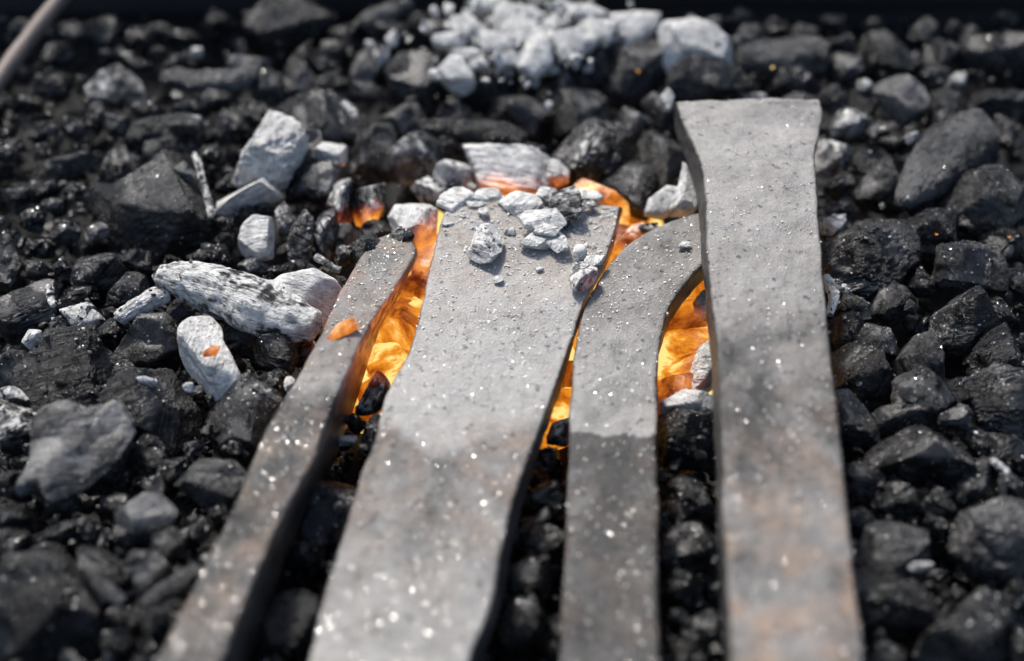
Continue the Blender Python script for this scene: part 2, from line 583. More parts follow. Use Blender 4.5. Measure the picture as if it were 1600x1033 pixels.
def lump(shape, tone='D', label=None, z=None, lift=0.0, dep=0.8, p=3.6, cuts=13, rough=1.0, gr=None, ga=None, a=None, d=None,
         h=0.0, hd='', cr=0.0, tilt=12, name=None, cat=None, group=None, lvl=None):
    if name == 'ash_crumb':
        cuts = min(cuts, 5)
        tilt, dep = 46, dep * .7
    seed = len(LUMPS) * 13 + 5
    r_ = np.random.default_rng(seed)
    if isinstance(shape, str):
        poly = pts(shape)
    else:                                                   # cx, cy, w, h, rot: an irregular polygon in that ellipse
        cx, cy, w_, h_ = shape[:4]
        rot = math.radians(shape[4]) if len(shape) > 4 else r_.uniform(-.5, .5) * (1 - min(w_, h_) / max(w_, h_)) * .6
        n = int(r_.integers(4, 7))
        an = (np.arange(n) + r_.uniform(-.32, .32, n)) / n * 2 * math.pi + r_.uniform(0, 6)
        rr = r_.uniform(.82, 1.22, n)
        ex, ey = np.cos(an) * rr * w_ / 2, np.sin(an) * rr * h_ / 2
        poly = np.stack([cx + ex * math.cos(rot) - ey * math.sin(rot), cy + ex * math.sin(rot) + ey * math.cos(rot)], -1)
    cpx = poly.mean(0)
    q = poly - cpx
    # area centroid
    x0, y0 = poly[:, 0], poly[:, 1]
    x1, y1 = np.roll(x0, -1), np.roll(y0, -1)
    cr_ = x0 * y1 - x1 * y0
    A = cr_.sum() / 2
    cpx = np.array([((x0 + x1) * cr_).sum(), ((y0 + y1) * cr_).sum()]) / (6 * A)
    q = poly - cpx
    size = math.sqrt(abs(A))
    # radius towards each of 180 directions
    NA = 180
    th = np.arange(NA) / NA * 2 * math.pi
    rad = np.zeros(NA)
    for k in range(len(q)):
        a0, b0 = q[k], q[(k + 1) % len(q)]
        e = b0 - a0
        dx, dy = np.cos(th), np.sin(th)
        den = dx * e[1] - dy * e[0]
        den = np.where(np.abs(den) < 1e-9, 1e-9, den)
        t = (a0[0] * e[1] - a0[1] * e[0]) / den
        u = (a0[0] * dy - a0[1] * dx) / den
        ok = (t > 0) & (u >= -1e-6) & (u <= 1 + 1e-6)
        rad = np.where(ok, np.maximum(rad, t), rad)
    rad = np.where(rad <= 0, size * .4, rad)
    rad *= 1.3
    for _ in range(1):
        rad = .25 * np.roll(rad, 1) + .5 * rad + .25 * np.roll(rad, -1)
    lvl = lvl or (6 if size > 78 else 5 if size > 22 else 4)
    dv, faces = ico(lvl)
    hmin = 0.5 * size * 0.75
    zc = z if z is not None else 0.0 + lift
    C = P(cpx[0], cpx[1], zc)
    depth = (C - CAM) @ FWD
    m = depth / FPX                                         # metres per photo pixel there
    if z is None:
        zc = -0.10 * hmin * m + lift
        C = P(cpx[0], cpx[1], zc)
        m = ((C - CAM) @ FWD) / FPX
    ph = np.arctan2(-dv[:, 1], dv[:, 0]) % (2 * math.pi)     # image y runs down
    rp = np.interp(ph, np.append(th, 2 * math.pi), np.append(rad, rad[0])) * m
    cc = np.sqrt(np.clip(1 - dv[:, 2]**2, 0, 1))
    e = 2.0 / p
    D = dep * size * 0.5 * m
    v = np.stack([rp * cc**e * np.cos(ph), -rp * cc**e * np.sin(ph), D * np.sign(dv[:, 2]) * np.abs(dv[:, 2])**e], -1)
    ct, st_ = math.cos(math.radians(tilt)), math.sin(math.radians(tilt))
    v[:, 1] /= ct
    R0 = size * 0.5 * m
    for k in range(cuts):
        nn = r_.normal(size=3)
        nn[2] = abs(nn[2]) * .9 + 0.05
        nn /= np.linalg.norm(nn)
        dd = v @ nn
        lim = dd.max() * (r_.uniform(.40, .78) if nn[2] > .35 else r_.uniform(.68, .92))
        ex = np.clip(dd - lim, 0, None)
        v = v - nn * (ex * 0.985)[:, None]
    nrm = v / np.maximum(np.linalg.norm(v, axis=1), 1e-7)[:, None]
    u = v / R0
    off = r_.uniform(0, 50, 3)
    disp = .04 * vnoise(u * 1.5 + off, seed) + .03 * vnoise(u * 3.3 + off, seed + 1)
    rid = 1 - np.abs(vnoise(u * 5.5 + off, seed + 2))
    msk = sstep(-.30, .30, vnoise(u * 1.3 + off + 9, seed + 8))          # some faces stay clean breaks, others are rough
    disp += msk * (.065 * (rid - .6) + .03 * vnoise(u * 13 + off, seed + 3))
    if lvl >= 5:
        disp += (.3 + .7 * msk) * .017 * vnoise(u * 27 + off, seed + 4)
    if ga is None:
        ga = r_.uniform(0, 180)
    if gr is None:
        gr = r_.uniform(.15, .95) if tone in 'KDG' and cuts > 5 else .2
    if gr:
        c, s_ = math.cos(math.radians(ga)), math.sin(math.radians(ga))
        g = np.stack([(u[:, 0] * c + u[:, 1] * s_) * .9, (-u[:, 0] * s_ + u[:, 1] * c) * 8.0, u[:, 2] * 8.0], -1)
        disp += gr * (.055 * (1 - np.abs(vnoise(g + off, seed + 6))) + .03 * vnoise(g * 2.1 + off, seed + 7))
    v = v + nrm * (disp * rough * R0)[:, None]
    ash, dust = TONE[tone]
    ash = ash if a is None else a
    dust = dust if d is None else d * (1.0 if tone in 'GW' else .72)
    if name is None:
        name = 'glowing_coal' if h > .75 else 'ash_lump' if ash > .6 else 'charcoal_lump'
    o = finish(v, faces, name, cpx, hd, h, ash, dust, cr, ga, (C, RIGHT, UP * ct + FWD * st_, -FWD * ct + UP * st_), seed, size, msk)
    LUMPS.append(dict(o=o, x=cpx[0], y=cpx[1], s=size, tone=tone, ash=ash, dust=dust, h=h, label=label, cat=cat, group=group,
                      asp=np.ptp(poly[:, 0]) / max(1, np.ptp(poly[:, 1]))))
    return o


def limb(spine, tone, label, z=0.004, a=None, d=None, gr=1.0, rough=1.0, h=0.0, cr=0.0, name='charcoal_stick', cat=None, group=None, flat=.85):
    """a charred stick: spine of 'x,y,r' in photo pixels"""
    seed = len(LUMPS) * 13 + 5
    sp = pts(spine)
    A = np.array([P(x, y, z) for x, y, r in sp])
    dep = (A - CAM) @ FWD
    R = sp[:, 2] * dep / FPX
    s = np.concatenate([[0], np.cumsum(np.linalg.norm(np.diff(A, axis=0), axis=1))])
    n, k = 90, 40
    st = np.linspace(0, s[-1], n)
    sm = lambda y: np.convolve(np.pad(np.interp(st, s, y), 6, mode='edge'), np.ones(13) / 13, 'valid')
    C = np.stack([sm(A[:, i]) for i in range(3)], -1)
    C[0], C[-1] = A[0], A[-1]
    r = sm(R)
    tt = st / s[-1]
    r = r * np.sqrt(np.clip(np.minimum(tt / .03, (1 - tt) / .03), .02, 1)) * 1.12
    T = np.gradient(C, axis=0)
    T /= np.linalg.norm(T, axis=1)[:, None]
    N1 = np.cross(T, -FWD)
    N1 /= np.linalg.norm(N1, axis=1)[:, None]
    N2 = np.cross(T, N1)
    an = np.arange(k) / k * 2 * math.pi
    V = C[:, None] + r[:, None, None] * (np.cos(an)[None, :, None] * N1[:, None] + flat * np.sin(an)[None, :, None] * N2[:, None])
    g = np.stack(np.broadcast_arrays(st[:, None] , r[:, None] * np.cos(an)[None], r[:, None] * np.sin(an)[None]), -1).reshape(-1, 3)
    v = V.reshape(-1, 3)
    nr = (V - C[:, None]).reshape(-1, 3)
    R0 = r.max()
    u = g / R0
    gg = u * np.array([.35, 5.0, 5.0])
    off = rng.uniform(0, 40, 3)
    disp = .16 * vnoise(u * np.array([.7, 1, 1]) + off, seed) + .09 * vnoise(u * 2.6 + off, seed + 1) + .04 * vnoise(u * 7 + off, seed + 4)
    disp += gr * (.13 * (1 - np.abs(vnoise(gg + off, seed + 2))) + .07 * vnoise(gg * 2.3 + off, seed + 3) - .06)
    v = v + nr * (disp * rough)[:, None]
    i = np.arange(n * k).reshape(n, k)
    j = np.roll(i, -1, 1)
    f = np.stack([i[:-1], j[:-1], j[1:], i[1:]], -1).reshape(-1, 4)
    org = C.mean(0)
    me = make_mesh(name, v - org, f, {'gco': ('FLOAT_VECTOR', g), 'hot': ('FLOAT', np.zeros(len(v))), 'rgh': ('FLOAT', np.ones(len(v)))})
    o = link(name, me, M_COAL, org)
    ash, dust = TONE[tone]
    o.color = (ash if a is None else a, dust if d is None else d, h, cr)
    SURF.append(('coal', v[np.where(nr[:, 2] > 0)[0][::3]], None))
    px = sp.mean(0)
    LUMPS.append(dict(o=o, x=px[0], y=px[1], s=sp[:, 2].mean() * 3, tone=tone, ash=o.color[0], dust=o.color[1], h=h, label=label, cat=cat, group=group, asp=2))
    return o


L = lump
# @@LUMPS@@
# --- back left, out of focus
L((25, 40, 46, 24), 'G', 'small grey lump half hidden behind the leaning rod')
L('135,30 175,28 188,50 180,70 150,72 132,55', 'D')
L((112, 52, 40, 40), 'D')
L((90, 80, 50, 40), 'K')
L((210, 60, 44, 36), 'K')
L((245, 45, 44, 34), 'D')
L((285, 55, 50, 34), 'D')
L((340, 32, 56, 30), 'D')
L((308, 80, 26, 17), 'W', 'small pale bead of ash above the long grey log at the back left', a=.6)
L((245, 82, 30, 22), 'D', a=.25)
L((215, 100, 40, 30), 'D')
L((275, 98, 50, 26), 'K')
L('118,150 140,122 180,108 215,118 230,148 215,167 190,158 140,152', 'G', 'broad grey ash-coated lump at the back left, below the rod', a=.42, dep=.6)
limb('252,124,13 285,124,15 330,130,17 370,124,15 405,112,11', 'G', 'long grey charcoal log lying flat at the back left', a=.25, gr=.5)
L('340,92 365,80 400,82 425,92 428,112 400,118 350,112', 'G', 'grey block resting on the right end of the long grey log', a=.28, lift=.006)
L((330, 155, 120, 34), 'K')
L((420, 135, 70, 50), 'G', a=.18, d=.6)
L((455, 118, 60, 60), 'D', d=.55)
limb('206,222,10 220,200,14 250,197,14 290,194,15 318,196,13', 'G', 'knobbly grey ash-crusted stick above the big black block', a=.42, gr=.4)
L((270, 222, 130, 26), 'K')  # black lump standing in for the shaded gap under the stick
L((150, 173, 24, 28), 'G', a=.3)
L((110, 200, 40, 30), 'D')
L((62, 205, 54, 40), 'K')
L((60, 235, 44, 30), 'D')
L((12, 238, 40, 32), 'D')
L((20, 195, 44, 40), 'K')
L((30, 160, 60, 40), 'K')
L((80, 130, 80, 60), 'K')
L((180, 195, 66, 38), 'D')
L((235, 172, 60, 26), 'D')
L((300, 172, 70, 24), 'D')
L('25,268 60,255 110,240 152,240 160,255 110,272 60,284 28,284', 'D', 'flat grey plank-like piece of charcoal near the left edge', d=.62, gr=.6, ga=17, dep=.5)
L('140,292 165,260 175,240 210,238 210,262 188,285 152,302', 'D', d=.5)
L((255, 236, 74, 44), 'D', d=.55)
L((60, 300, 90, 34), 'K')
L((20, 308, 54, 34), 'D')
L((118, 300, 40, 30), 'K')
L((125, 331, 30, 13, 15), 'G', 'small grey chip left of the big black block', a=.25)
L((84, 325, 36, 34), 'D')
L((145, 363, 40, 22), 'G', 'small angular grey chunk below the left end of the big black block', a=.3)
L((98, 362, 56, 36), 'D')
L((45, 345, 60, 36), 'K')
L((18, 372, 54, 30), 'K')
L((60, 385, 60, 30), 'K')
L((8, 415, 44, 76), 'D', 'smooth rounded dark lump cut off by the left edge', cuts=3, rough=.5)
L((52, 418, 56, 34), 'D', d=.25)
L((98, 415, 40, 30), 'K')
L('138,305 190,295 235,268 275,235 298,232 312,255 328,310 343,350 338,380 310,394 240,396 180,376 150,345', 'K',
  'biggest glossy black charcoal block, left of the white crusted lump', d=.03, cuts=9, lift=.004, gr=.5, ga=25)
L('256,270 272,252 296,248 306,262 309,284 290,282 272,274', 'G', 'grey ashy flake on the upper corner of the big black block', lift=.013, a=.35, dep=.5)
limb('302,238,4 311,258,5 318,290,5 326,318,6 333,342,5', 'G', 'thin pale strip of ash down the right edge of the big black block', z=.0125, a=.5, gr=.6)
L('110,442 120,410 150,398 180,384 188,405 186,440 152,472 116,458', 'K', a=.08)
L((215, 402, 50, 36), 'K')
L((262, 408, 44, 24), 'K')
L((315, 402, 50, 30), 'K')
L('168,462 185,427 205,420 226,445 229,472 200,490 180,486', 'D', a=.16, d=.3)
L('0,462 40,450 60,440 76,455 90,490 60,502 20,540 0,532', 'D', 'dark wood-grained wedge of charcoal at the left edge', gr=1.3, ga=28, d=.3)
limb('72,447,4 79,452,5 78,466,5 84,479,4', 'W', 'curled white sliver of ash left of the pale speckled pebble', z=.012)
L((100, 478, 50, 36), 'K')
L((130, 455, 50, 34), 'K')
L((135, 493, 66, 36, 14), 'W', 'pale speckled oval pebble of ash left of the forked white stick', a=.62, cuts=2, rough=.6)
L((172, 486, 36, 22), 'D')
limb('182,500,9 205,485,12 235,468,14 266,458,11', 'W', 'short ash-white stick forking off the long white stick', a=.66, gr=1.4, z=.007)
limb('238,431,11 265,436,20 300,441,28 340,453,33 385,472,35 430,490,33 470,503,26 503,512,17', 'W',
     'long burnt stick, ash white with charred black streaks', a=.57, gr=1.6, z=.012)
L('428,456 450,440 490,432 516,445 529,466 522,500 506,514 470,496', 'W', 'smooth white rounded lump at the right end of the long white stick', a=.97, lift=.008, cuts=3, rough=.5)
L((225, 415, 30, 20), 'D')
L('150,522 175,498 202,514 186,532 183,562 170,572 147,546', 'K', a=.12)
L('184,562 205,516 225,505 252,502 272,520 274,552 265,577 240,586 204,576', 'K', 'black lump with brownish flecks left of the pale prism', a=.06, d=.05, cuts=8)
L('287,526 300,508 325,495 335,505 341,535 356,560 371,586 365,602 335,607 310,582 290,570', 'W',
  'pale beige-grey prism of ash standing left of the narrow bar', a=.93, lift=.008, gr=.25, ga=80, rough=.6, cuts=4, tilt=25)
L((335, 600, 50, 30), 'D', a=.3)
L((278, 525, 24, 24), 'G', a=.3)
L((375, 535, 60, 56), 'D', gr=.6, d=.4)
L((350, 492, 70, 40), 'K')
L((285, 482, 60, 40), 'D', a=.12)
L((95, 505, 34, 40), 'D')
L('48,572 75,555 92,512 128,518 146,550 170,572 166,612 155,652 110,644 60,648 45,612', 'K', 'large lumpy black mass of charcoal left of the black flecked lump', cuts=9, rough=1.3)
L((118, 520, 54, 40), 'K', 'ash-flecked black lump right of the white chip at the left', a=.3)
L('30,531 40,513 63,515 66,530 50,546', 'W', 'small white chip near the left edge', lift=.006, dep=.5)
L((60, 555, 34, 30), 'G', a=.3)
L('0,548 35,540 46,560 42,600 48,616 20,626 0,616', 'D', d=.55, gr=.4)
L((20, 614, 56, 18), 'W', 'streak of white ash at the left edge', a=.6, lift=.004)
L('0,634 40,622 58,650 60,690 40,712 18,720 0,705', 'D', 'dark flaky lump streaked with white ash at the left edge', a=.45, gr=.8, ga=30)
L((193, 582, 58, 36), 'D', a=.28, d=.3)
L((160, 615, 40, 40), 'K')
L((225, 597, 42, 12), 'W', 'thin white flake of ash on the black grained lump', a=.8, lift=.01)
L((296, 605, 20, 16), 'W', 'tiny white chip below the pale prism', a=.8, lift=.008)
L('168,618 205,600 250,590 280,595 310,630 321,670 310,692 280,702 200,692 165,662', 'D', 'big dark wood-grained lump right of the grey horned lump', gr=1.0, ga=35, d=.22, a=.08)
L('322,642 345,616 375,600 420,620 436,640 422,682 396,712 350,717 320,692', 'D', 'big dull bluish-black lump beside the narrow bar', d=.36)
limb('395,605,5 420,618,5 440,628,4', 'G', 'thin ash strip on the edge of the dull bluish lump', z=.012, a=.5)
L('62,668 75,655 100,645 112,652 130,658 160,650 170,635 190,632 195,655 187,680 165,718 142,740 105,760 85,745 60,750 70,715', 'G',
  'grey horned lump of charcoal in bright light at the left', a=.2, d=1, lift=.012, dep=.5, cuts=3, tilt=36, rough=1.2)
L('105,762 150,722 187,682 202,700 197,760 150,775', 'K', 'shaded right side of the grey horned lump, built as a black block', lift=.002, gr=.6, ga=70)  # the horned lump's shaded side, its darkness put into the colour
L((228, 716, 66, 56), 'D', a=.22, d=.2)
L((270, 735, 60, 44), 'K')
L((240, 760, 50, 40), 'K')
L((180, 790, 44, 40), 'D', d=.2)
L('280,748 300,722 330,715 370,725 388,745 368,792 340,802 318,782 285,762', 'D', 'rounded smoky grey lump touching the narrow bar', d=.55, lift=.005)
L((360, 705, 60, 28), 'K')
L((300, 700, 40, 34), 'D')
L('147,822 155,806 190,790 230,775 265,785 272,806 240,816 195,822 170,830', 'G', 'flat grey slab tilted left below the grey horned lump', a=.16, d=1, lift=.012, dep=.5, rough=.6, tilt=32)
L((205, 842, 100, 44), 'K')  # shaded front of the slab, coloured in as a black lump
L((160, 850, 40, 50), 'D', d=.2)
L('229,832 245,824 270,828 286,850 290,866 265,872 236,862', 'D', a=.2, d=.45, lift=.006)
L((318, 828, 34, 44), 'D', a=.34)
L((340, 800, 40, 34), 'K')
L((350, 850, 50, 50), 'K')
L('200,886 218,858 240,870 258,890 242,922 215,932 199,915', 'D', d=.4, lift=.006, cuts=4)
L('117,896 130,860 160,848 190,865 196,902 180,932 150,942 124,922', 'D', d=.25, a=.1, gr=.5, lift=.004)
limb('146,906,8 160,916,10 176,930,10 192,942,6', 'G', 'short ash-streaked stick between the two front-left lumps', a=.42, z=.014)
L('0,902 15,885 60,884 110,895 140,930 157,962 148,1002 112,1040 60,1060 0,1060', 'K', 'huge dull black block in the front left corner', d=.16, cuts=8, rough=.7, gr=.4, ga=100)
L((60, 868, 80, 36), 'D', a=.14)
L((22, 850, 60, 50), 'D', d=.25)
L((25, 805, 70, 50), 'K')
L((22, 755, 64, 60), 'K')
L((70, 760, 60, 56), 'K', a=.16)
L((40, 725, 50, 36), 'D', a=.1)
L((100, 790, 56, 40), 'D', a=.3)
L((95, 835, 90, 36), 'D', a=.24)
L((130, 830, 40, 40), 'D', d=.2)
limb('222,948,8 250,928,12 280,912,13 315,888,12', 'G', 'rough grey stick pointing at the narrow bar in the front left', a=.2, d=.9, z=.012)
L((258, 970, 90, 80), 'K', d=.12)
L((190, 970, 60, 40), 'K', a=.08)
L((180, 1012, 70, 44), 'K')
L((230, 1030, 60, 40), 'K')
L((285, 915, 50, 50), 'K')
# --- middle left, behind the narrow bar
L('390,52 420,12 450,0 490,8 512,26 502,62 470,72 420,66', 'D', 'big blurred dark lump against the back plate', d=.3, cuts=4, rough=.5)
limb('562,38,9 585,26,12 612,16,12 645,4,9', 'G', 'bent brownish stick against the back plate', a=.1, d=.9, gr=.4)
L((600, 48, 76, 40), 'K')
L((540, 55, 60, 40), 'K')
L((520, 75, 50, 34), 'D')
L((613, 60, 18, 28), 'W', 'pale sliver of ash below the bent brownish stick', a=.75, lift=.006)
L((596, 86, 34, 32), 'W', 'blurred pale grey knob below the pale sliver', a=.55, lift=.004)
L((565, 108, 60, 50), 'G', a=.2)
L((505, 96, 42, 20), 'G', 'small grey chip above the dark gap at the back', a=.3)
L((515, 125, 60, 30), 'K')
L((570, 140, 54, 34), 'D', d=.6)
L((645, 40, 44, 50), 'K')
L((680, 40, 44, 44), 'D')
L((470, 85, 50, 50), 'K')
L('438,176 465,160 510,152 545,162 561,186 547,212 520,226 480,216 450,206', 'D', 'smooth dark oval lump above the white crusted lump', d=.26, cuts=3, rough=.5, a=.1, lift=.004)
limb('535,160,4 548,170,6 556,184,5', 'W', 'pale rim of ash on the smooth dark oval lump', z=.016, a=.7, gr=.3)
L((352, 192, 60, 40), 'D', d=.5)
L((400, 178, 56, 36), 'D', d=.45)
L((330, 215, 50, 34), 'K')
L('347,252 355,226 380,205 410,196 430,202 450,212 458,226 441,262 436,286 410,290 370,272 348,266', 'W', 'white crusted lump with folded layers, right of the biggest black block', a=.93, lift=.012, rough=1.3, gr=2.2, ga=20, tilt=25, cuts=5)
L('330,302 365,285 395,279 430,285 440,300 410,319 370,333 340,330', 'W', 'white ash shelf under the white crusted lump', a=.84, lift=.006, ga=20)
L((355, 284, 50, 34), 'K')
L((335, 245, 44, 50), 'D', a=.25, d=.2)
L('434,244 455,215 490,212 502,250 502,292 470,312 440,302', 'K', 'rough black lump joined to the right of the white crusted lump', rough=1.5, lift=.004)
L('488,222 500,224 515,225 546,230 547,250 530,259 505,252', 'W', 'crumbly white cluster of ash above the hot orange chunks', a=.8, rough=1.8, lift=.008)
L('480,302 485,266 520,260 541,270 546,286 520,312 500,322', 'G', 'black chunk with pale ash edges left of the hot orange chunks', a=.42, lift=.004)
L('511,344 517,290 530,282 545,283 552,312 545,348 528,354', 'D', 'tall left piece of the two brown chunks glowing orange inside', a=.5, h=.8, hd='d', cr=.5, gr=.7, ga=85, lift=.006)
L('549,344 553,287 575,274 595,285 593,322 577,347', 'D', 'tall right piece of the two brown chunks glowing orange inside', a=.45, h=.8, hd='d', cr=.7, gr=.6, ga=85, lift=.006)
L('545,236 565,205 590,190 610,200 622,240 605,282 575,277 550,266', 'D', a=.22, d=.5)
L('604,277 612,226 640,215 680,212 692,225 672,256 642,286 615,286', 'G', 'grey warty lump speckled with white ash left of the white slab', a=.4, d=.6, rough=1.4)
L('588,192 610,166 640,154 668,176 660,202 630,212', 'D', d=.55)
L('430,326 445,313 459,330 453,356 449,402 440,406 437,360', 'W', 'left of three upright crumbling ash columns', a=.46, cr=.8, rough=1.6, lift=.004)
L('457,352 470,322 481,330 486,366 481,402 462,407 451,386', 'W', 'middle of three upright crumbling ash columns', a=.42, cr=.9, rough=1.8, lift=.005)
L('484,346 495,317 512,317 523,345 519,377 512,402 500,400 491,370', 'W', 'right of three upright crumbling ash columns', a=.42, cr=.9, rough=1.7, lift=.005)
L('373,397 385,351 395,345 418,348 425,370 424,396 400,403', 'W', 'upright pale grey block above the long white stick', a=.88, lift=.006, gr=.3, ga=0, rough=.6, cuts=4)
L('361,417 390,403 423,400 421,416 395,427 375,430', 'G', 'flat ash-flecked chip under the upright pale block', a=.42, d=.5)
L((343, 402, 40, 40), 'K')
L((352, 350, 34, 24), 'D')
L((350, 375, 30, 24), 'D', d=.5)
L((385, 335, 50, 24), 'D', d=.3)
L((410, 330, 34, 24), 'K')
L((470, 425, 70, 30), 'D', d=.3)
L((430, 425, 40, 28), 'K')
L((470, 300, 40, 40), 'K')
L((530, 372, 44, 40), 'D', d=.5)
L((535, 400, 40, 30), 'K')
limb('492,401,5 510,411,5 532,424,4', 'G', 'thin grey stick right of the three ash columns', a=.42, z=.008)
L((500, 440, 44, 30), 'K')
L('600,336 620,311 645,303 666,312 686,341 681,366 650,376 625,363 604,352', 'W', 'pinkish ash-covered coal glowing at its foot beside the broad blade', a=.8, d=1, h=.9, hd='dr', lift=.01)
L('644,288 670,278 696,285 702,312 692,332 670,322', 'G', 'grey ashy chunk behind the left corner of the broad blade', a=.5)
L((590, 362, 60, 36), 'D', d=.5, a=.2)
L((585, 330, 44, 40), 'K')
L('534,402 560,375 582,370 576,392 552,412 534,418', 'G', 'ash-edged dark chunk behind the tip of the narrow bar', a=.4, h=.25, hd='r')
L('548,398 566,372 588,360 600,372 584,396 562,414', 'D', 'dark chunk leaning over the left corner of the narrow bar tip', a=.2, z=.017)
L('606,372 618,358 640,356 652,368 640,380 618,382', 'G', 'ashy crust capping the tip of the narrow bar', a=.46, d=.8, z=.016, dep=.5)
L('515,442 535,428 543,450 530,464 518,460', 'G', 'small coal glowing dull orange between white lump and narrow bar', a=.45, h=.7, hd='d')
L((470, 526, 22, 16), 'D', 'tiny ember glowing orange under the long white stick', h=.75, hd='all', lift=.004)
L('394,567 405,531 430,515 456,525 461,556 450,582 420,583 397,577', 'D', 'charred wood-grained block left of the narrow bar, ash on top', a=.3, gr=1.0, ga=-15, lift=.004)
L((474, 560, 34, 66), 'K', 'dark coal with a dull red edge touching the narrow bar', h=.45, hd='r', a=.1)
L((432, 600, 64, 44), 'K')
L((452, 597, 16, 26), 'W', 'small upright ash flake against the narrow bar', a=.7, lift=.006)
L((390, 590, 50, 26), 'D')
L((500, 500, 40, 60), 'K')
# --- white ash heap at the back
AH = 'white ash lumps at the back of the fire'
for x, y, w_, h_, l in [
        (765, 8, 66, 34, 'large blurred white ash lump at the top left of the ash heap'),
        (803, 28, 76, 34, 'broad white ash lump at the top of the heap, left of its dark hollow'),
        (728, 45, 56, 40, 'white ash lump at the far left of the ash heap'),
        (700, 62, 40, 30, 'leftmost low grey-white ash lump of the heap'),
        (770, 66, 64, 42, 'white ash lump in the middle left of the heap'),
        (822, 54, 64, 44, 'white ash lump at the centre of the heap'),
        (836, 88, 50, 56, 'low white ash lump hanging down at the front of the heap'),
        (882, 12, 44, 26, 'small white ash lump at the top right of the heap'),
        (918, 26, 56, 32, 'white ash lump at the upper right of the heap'),
        (930, 50, 64, 38, 'broad white ash lump at the right of the heap'),
        (893, 66, 60, 40, 'white ash lump right of the centre of the heap'),
        (862, 42, 40, 32, 'small greyish ash lump between the two upper white lumps'),
        (880, 84, 34, 28, 'small ash lump under the right half of the heap'),
        (728, 86, 34, 26, 'small ash lump at the lower left of the heap'),
        (746, 100, 24, 18, 'ash crumb below the lower left of the heap'),
        (790, 92, 40, 26, 'small ash lump low in the middle of the heap'),
        (1052, 52, 40, 34, 'small white ash lump behind the white finger of ash')]:
    L((x, y, w_, h_), 'W', l, a=1.0, cuts=2, lift=.014, rough=1.3, group=AH)
L('954,30 985,26 1022,27 1019,46 1000,62 975,72 954,62', 'W', 'white wedge of ash with a pointed right end at the back', a=1, cuts=2, lift=.008)
L('1060,52 1085,38 1110,45 1136,70 1161,90 1159,105 1135,96 1100,89 1074,82', 'W', 'bright white finger of ash pointing right behind the flared bar', a=1, cuts=2, lift=.012, rough=.7)
L('1034,52 1058,42 1068,80 1071,106 1050,117 1039,96', 'W', 'upright white ash lump left of the white finger', a=.95, cuts=2, lift=.008)
L('686,111 700,92 718,95 733,115 736,131 722,147 704,137', 'W', 'pale tooth-shaped lump of ash left of the heap', a=.8, lift=.01, cuts=3, rough=.6)
L('610,102 640,70 680,75 702,110 702,142 670,167 630,162', 'K', 'large dark lump left of the pale tooth-shaped ash', d=.14)
L('698,152 735,104 790,95 812,122 802,152 760,167', 'K', d=.2)
L('758,164 800,136 830,124 851,150 857,202 830,217 790,202 760,182', 'D', 'big dark bluish chunk below the ash heap', d=.36)
L('666,179 690,163 720,156 742,165 732,181 700,190', 'D', a=.2, d=.4)
limb('655,200,11 700,200,14 750,207,17 790,212,17 822,226,12', 'K', 'dark smooth branch lying behind the white slab', d=.22, gr=.4)
L((790, 232, 40, 24), 'D', a=.35)
L((830, 236, 36, 26), 'D', a=.3)
L((700, 225, 50, 34), 'K')
L((730, 232, 40, 30), 'K')
L('874,107 900,76 930,66 956,86 952,127 930,142 888,137', 'D', d=.32, cuts=8)
L('948,142 955,84 990,66 1030,62 1037,102 1022,132 985,157 960,152', 'D', 'big smooth dark grey lump under the white wedge of ash', d=.42, cuts=5)
L('858,167 880,148 930,141 952,165 968,187 940,202 900,207 870,197', 'D', d=.4, cuts=8)
L((875, 135, 40, 54), 'G', a=.35)
L('963,192 985,160 1007,175 1001,202 980,208', 'G', 'grey lump smeared with pale ash above the cracked charred block', a=.42, d=.7)
L('1000,172 1020,132 1050,125 1057,172 1052,212 1020,202', 'D', d=.45)
L((1043, 155, 17, 33), 'W', 'small upright white oval of ash left of the flared bar end', a=.95, lift=.012, cuts=2)
L('988,217 1020,200 1055,205 1072,242 1062,282 1020,292 1000,252', 'D', 'dusty grey lump touching the left of the flared bar', d=.5)
L('849,262 870,236 895,206 925,186 960,195 986,225 992,260 972,302 930,292 910,277 880,282', 'K', 'cracked charred block split into plates, behind the broad blade', a=.42, cr=1.0, d=.3, lift=.006, gr=.8, ga=60)
L('928,292 985,238 1012,258 1024,300 1002,334 970,322 948,304', 'K', 'black lump right of the cracked charred block', d=.1, lift=.003)
L('741,227 780,231 830,239 849,250 853,286 838,293 800,293 764,286 754,262', 'W', 'white grained slab of ash glowing along its foot behind the blade', a=.93, gr=2.2, ga=-10, h=.75, hd='d', lift=.008, rough=.8, cuts=3, p=5)
L('847,256 872,245 886,262 883,281 868,294 854,289', 'W', 'ashy coal glowing orange right of the white slab', a=.55, h=.85, hd='d', lift=.006, cr=.5, name='charcoal_lump')
L('674,256 690,247 715,250 751,262 752,281 720,285 684,281', 'W', 'pinkish-grey ash lump left of the white slab', a=.66, d=1, h=.25, hd='dr', lift=.004)
L((743, 293, 34, 18), 'G', a=.5, h=.5, hd='d')
L((706, 292, 40, 24), 'G', a=.45)
L('758,307 800,288 850,289 858,300 800,305 770,312', 'W', 'bright ember strip under the white slab at the blade end', a=.3, h=1.0, hd='all', lift=.002)
L('903,290 912,268 926,282 962,300 988,322 1003,350 975,350 958,322 930,310', 'W', 'long flame-coloured coal curving round the right corner of the blade', a=.45, h=1.0, hd='all', lift=.004)
L('1013,332 1020,309 1040,296 1060,300 1057,322 1035,337', 'W', 'smooth peach-coloured ash pebble left of the flared bar', a=.95, cuts=2, rough=.6, h=.15, hd='d', lift=.006)
